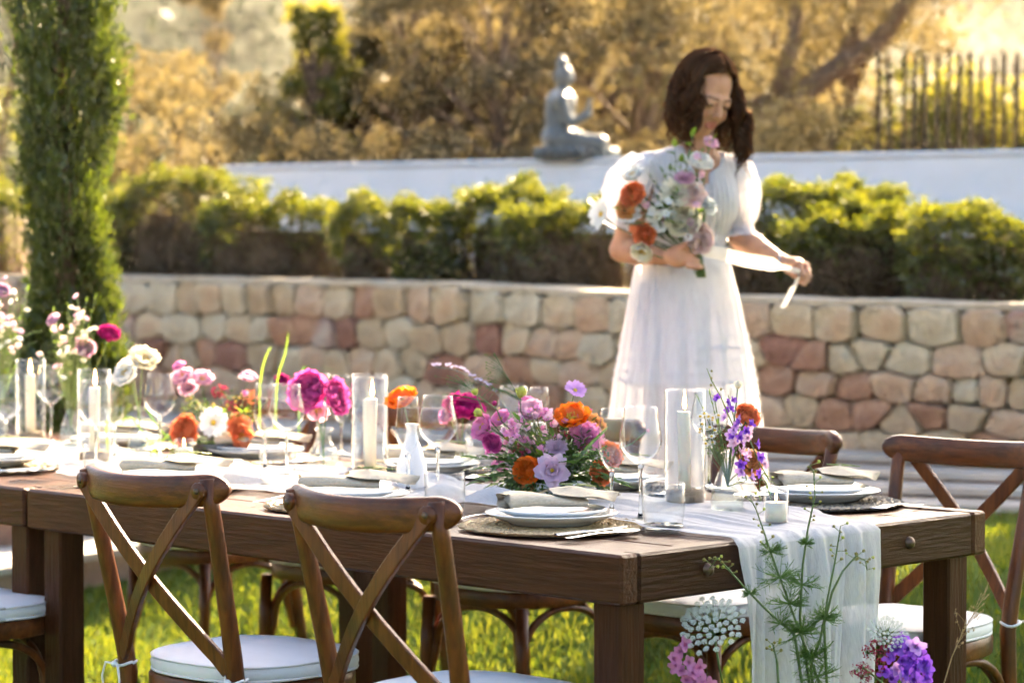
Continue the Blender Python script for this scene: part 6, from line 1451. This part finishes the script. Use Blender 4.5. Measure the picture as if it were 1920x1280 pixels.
for q in range(300):                   # fly-away strands
    az = RR.uniform(1.25, 2 * PI - 1.35); p = scalp(az, RR.uniform(.3, 1.6), 1.08); out = HR @ Vector((math.sin(az), -math.cos(az), .2)); pts = [p]
    for i in range(6): p = p + out * RR.uniform(.002, .009) + Vector((RR.gauss(0, .006), RR.gauss(0, .006), -.030)); pts.append(p.copy())
    fb.tube(pts, [.0009] * 6 + [.0003], 3)
hb.build('hair', M['hair'], woman); fb.build('stray_hairs', M['hair_rim'], woman)
MB().tube([wrL + Vector((.012 * math.cos(2 * PI * i / 16) * .3 - .01, .026 * math.cos(2 * PI * i / 16), .026 * math.sin(2 * PI * i / 16))) for i in range(17)], .0025, 5).build('bracelet', M['steel'], woman)

# ---------------------------------------------------------------- the bouquet in her hand
g7 = 'flowers of the hand bouquet'; hold = WB + W(1293, 480, -.232); SA = stem_ax
def hf(kind, colr, px, py, size, face, label, dy=-.25, **k):
    tip = WB + W(px, py, dy); return flower(kind, colr, tip, size, face, hold + SA * .075 + Vector((FR.uniform(-.012, .012), FR.uniform(-.01, .01), 0)), label + ' in the hand bouquet', 'flower', g7, stem='stem', sr=.0022, **k)
hf('poppy', 'white_petal', 1308, 312, .046, (.2, -.5, .8), 'large white bloom at the top')
hf('ranunculus', 'coral', 1190, 368, .035, (-.4, -.8, .3), 'orange ranunculus at the upper left')
hf('ranunculus', 'peach', 1178, 392, .030, (-.5, -.7, .2), 'peach ranunculus below the upper left orange one')
hf('ranunculus', 'coral', 1210, 440, .031, (-.3, -.8, -.1), 'coral ranunculus at the lower left')
hf('cosmos', 'white_petal', 1238, 408, .046, (0, -.95, .2), 'white cosmos in the middle')
hf('cosmos', 'white_petal', 1128, 402, .048, (-.8, -.5, .2), 'white cosmos sticking out far left')
hf('cosmos', 'white_petal', 1182, 408, .042, (-.2, -.5, .8), 'white cosmos seen edge-on at the left')
hf('carnation', 'cream', 1268, 365, .056, (-.1, -.8, .5), 'cream carnation near the centre')
hf('carnation', 'blush', 1296, 368, .052, (.3, -.8, .4), 'blush carnation right of centre')
hf('ranunculus', 'cream', 1278, 415, .048, (.1, -.9, .2), 'creamy yellow rose under the carnations')
hf('ranunculus', 'blush', 1306, 448, .042, (.4, -.8, .1), 'blush rose at the lower right')
hf('carnation', 'palepink', 1284, 338, .036, (0, -.6, .8), 'pale pink carnation under the white bloom')
hf('poppy', 'white_petal', 1190, 332, .036, (-.4, -.5, .7), 'soft white bloom before the sleeve')
hf('floret', 'coral', 1188, 430, .016, (-.4, -.8, 0), 'tiny coral blossom at the lower left')
hf('poppy', 'cream', 1206, 468, .036, (-.3, -.7, -.5), 'pale yellow bloom hanging over the wrist')
hf('carnation', 'white_petal', 1326, 388, .034, (.6, -.6, .4), 'white carnation at the right edge')
hf('bud', 'palepink', 1214, 390, .024, (-.3, -.7, .6), 'pink bud left of the white cosmos')
hf('poppy', 'palepink', 1330, 272, .026, (.3, -.6, .6), 'small pale bloom on the highest sprig')
for i in range(16):
    px, py = FR.uniform(1228, 1330), FR.gauss(385, 40); hf('floret', FR.choice(['white_petal', 'cream', 'palepink', 'white_petal']), px, py, .015, (FR.uniform(-.5, .5), -.8, FR.uniform(0, .6)), 'small pale blossom filling the gaps', FR.uniform(-.29, -.24))
for i in range(44):
    px, py = FR.gauss(1250, 38), FR.gauss(395, 36)
    leafy_sprig(hold - SA * .06, WB + W(px, py, FR.uniform(-.30, -.18)), 'small green sprig between the flowers of the hand bouquet', 'sprigs of the hand bouquet', n=7, L=.028, W=.42, mat=FR.choice(['leaf', 'leaf', 'leaf_lt', 'leaf_grey']))
for px, py in ((1265, 270), (1325, 262), (1300, 250), (1340, 258), (1278, 300), (1332, 395)): leafy_sprig(hold - SA * .08, WB + W(px, py, -.25), 'bright leaf sprig standing out of the hand bouquet', 'bright sprigs of the hand bouquet', n=7, L=.030, W=.6, mat='leaf_lt')
rbn = MB(); rows = []
P_ = [W(1300, 462, -.25), W(1345, 474, -.24), W(1400, 488, -.19), W(1450, 496, -.15), W(1500, 510, -.135), W(1494, 530, -.13), W(1484, 552, -.13), W(1470, 578, -.135)]
for i in range(29):
    t = i / 28 * 7; k = min(6, int(t)); q = P_[k].lerp(P_[k + 1], t - k); ww = .021 * (1 if t < 3.2 else .45 if t < 5.5 else .75); rows.append([q + Vector((0, 0, ww)) + Vector((ww * .8 if t > 4.5 else 0, 0, 0)), q + Vector((0, -.006, 0)), q - Vector((0, 0, ww if t < 4.5 else -.002)) - Vector((ww * .8 if t > 4.5 else 0, 0, 0))])
rbn.grid(rows); rbn.build('ribbon', M['ribbon'], None, loc=WB, label='cream ribbon drawn from the hand bouquet to the other hand', cat='ribbon')

# ---------------------------------------------------------------- seated statue on the white wall
M['statue'] = pmat('grey_statue_stone', (.085, .10, .10), (.13, .15, .15), rough=.42, scale=8, bump=.4, bscale=30, spec=.45)
sY = 14.2; sp = PY(1080, 300, sY); st = empty('seated_statue', (sp.x, sY, 1.972), label='grey seated statue facing right on top of the white wall', cat='statue')
def Sx(px, py, dy=0): p = PY(px, py, sY + dy); return (p.x - sp.x, p.y - sY, p.z - 1.972)
G = SDF((-.32, -.24, -.02), (.32, .26, .70), .008)
G.ell(Sx(1080, 296), (.235, .16, .035), None, .02); G.ell(Sx(1078, 284), (.215, .15, .035), None, .02)
G.ell(Sx(1050, 262), (.11, .13, .075), None, .03); G.cone(Sx(1050, 262, -.07), Sx(1125, 268, -.12), .06, .045, .03); G.cone(Sx(1050, 262, .07), Sx(1125, 268, .12), .06, .045, .03)
G.cone(Sx(1125, 270, -.12), Sx(1070, 278, .06), .045, .035, .02); G.cone(Sx(1125, 270, .12), Sx(1075, 278, -.06), .045, .035, .02)
G.cone(Sx(1048, 255), Sx(1052, 195), .085, .092, .03); G.cone(Sx(1052, 188, -.10), Sx(1054, 188, .10), .045, .045, .03)
G.cone(Sx(1055, 180), Sx(1055, 160), .034, .03, .02); G.ell(Sx(1057, 145), (.058, .052, .07), None, .015); G.ell(Sx(1054, 119), (.034, .034, .036), None, .012); G.cone(Sx(1052, 108), Sx(1052, 99), .014, .006, .01); G.ell(Sx(1074, 148), (.014, .012, .016), None, .01)
G.cone(Sx(1053, 190, -.125), Sx(1068, 232, -.14), .034, .03, .02); G.cone(Sx(1068, 232, -.14), Sx(1102, 216, -.13), .028, .022, .01); G.cone(Sx(1102, 216, -.13), Sx(1106, 186, -.12), .021, .012, .008)
G.cone(Sx(1053, 190, .125), Sx(1062, 240, .14), .034, .03, .02); G.cone(Sx(1062, 240, .14), Sx(1095, 258, .05), .028, .022, .01); G.ell(Sx(1098, 260, .03), (.035, .05, .014), None, .01)
Vs, Qs = G.mesh(); obj('figure', raw_mesh('figure', Vs, Qs, M['statue'], None, True), st)
mb = MB(); RRs = random.Random(2)
for i in range(22):
    a = 2 * PI * i / 22; mb.ball((math.cos(a) * .225 + Sx(1080, 296)[0], math.sin(a) * .15, .035), (.032, .03, .034), nu=7, nv=5)
mb.build('lotus_base', M['statue'], st)

# ---------------------------------------------------------------- golden evening haze
mh, th_, oh = newmat('haze'); pv = N(th_, 'ShaderNodeVolumePrincipled'); pv.inputs['Color'].default_value = (1.0, .93, .82, 1); pv.inputs['Density'].default_value = .0003; pv.inputs['Anisotropy'].default_value = .55
th_.links.new(pv.outputs[0], oh.inputs['Volume'])
hz_ = MB(); hz_.add([(x, y, z) for x in (-230, 200) for y in (-30, 345) for z in (-1.4, 62)], [(0, 1, 3, 2), (4, 6, 7, 5), (0, 4, 5, 1), (2, 3, 7, 6), (0, 2, 6, 4), (1, 5, 7, 3)])
ho = hz_.build('haze', mh, None, smooth=False, label='pale golden evening haze over the garden', cat='haze', kind='stuff')
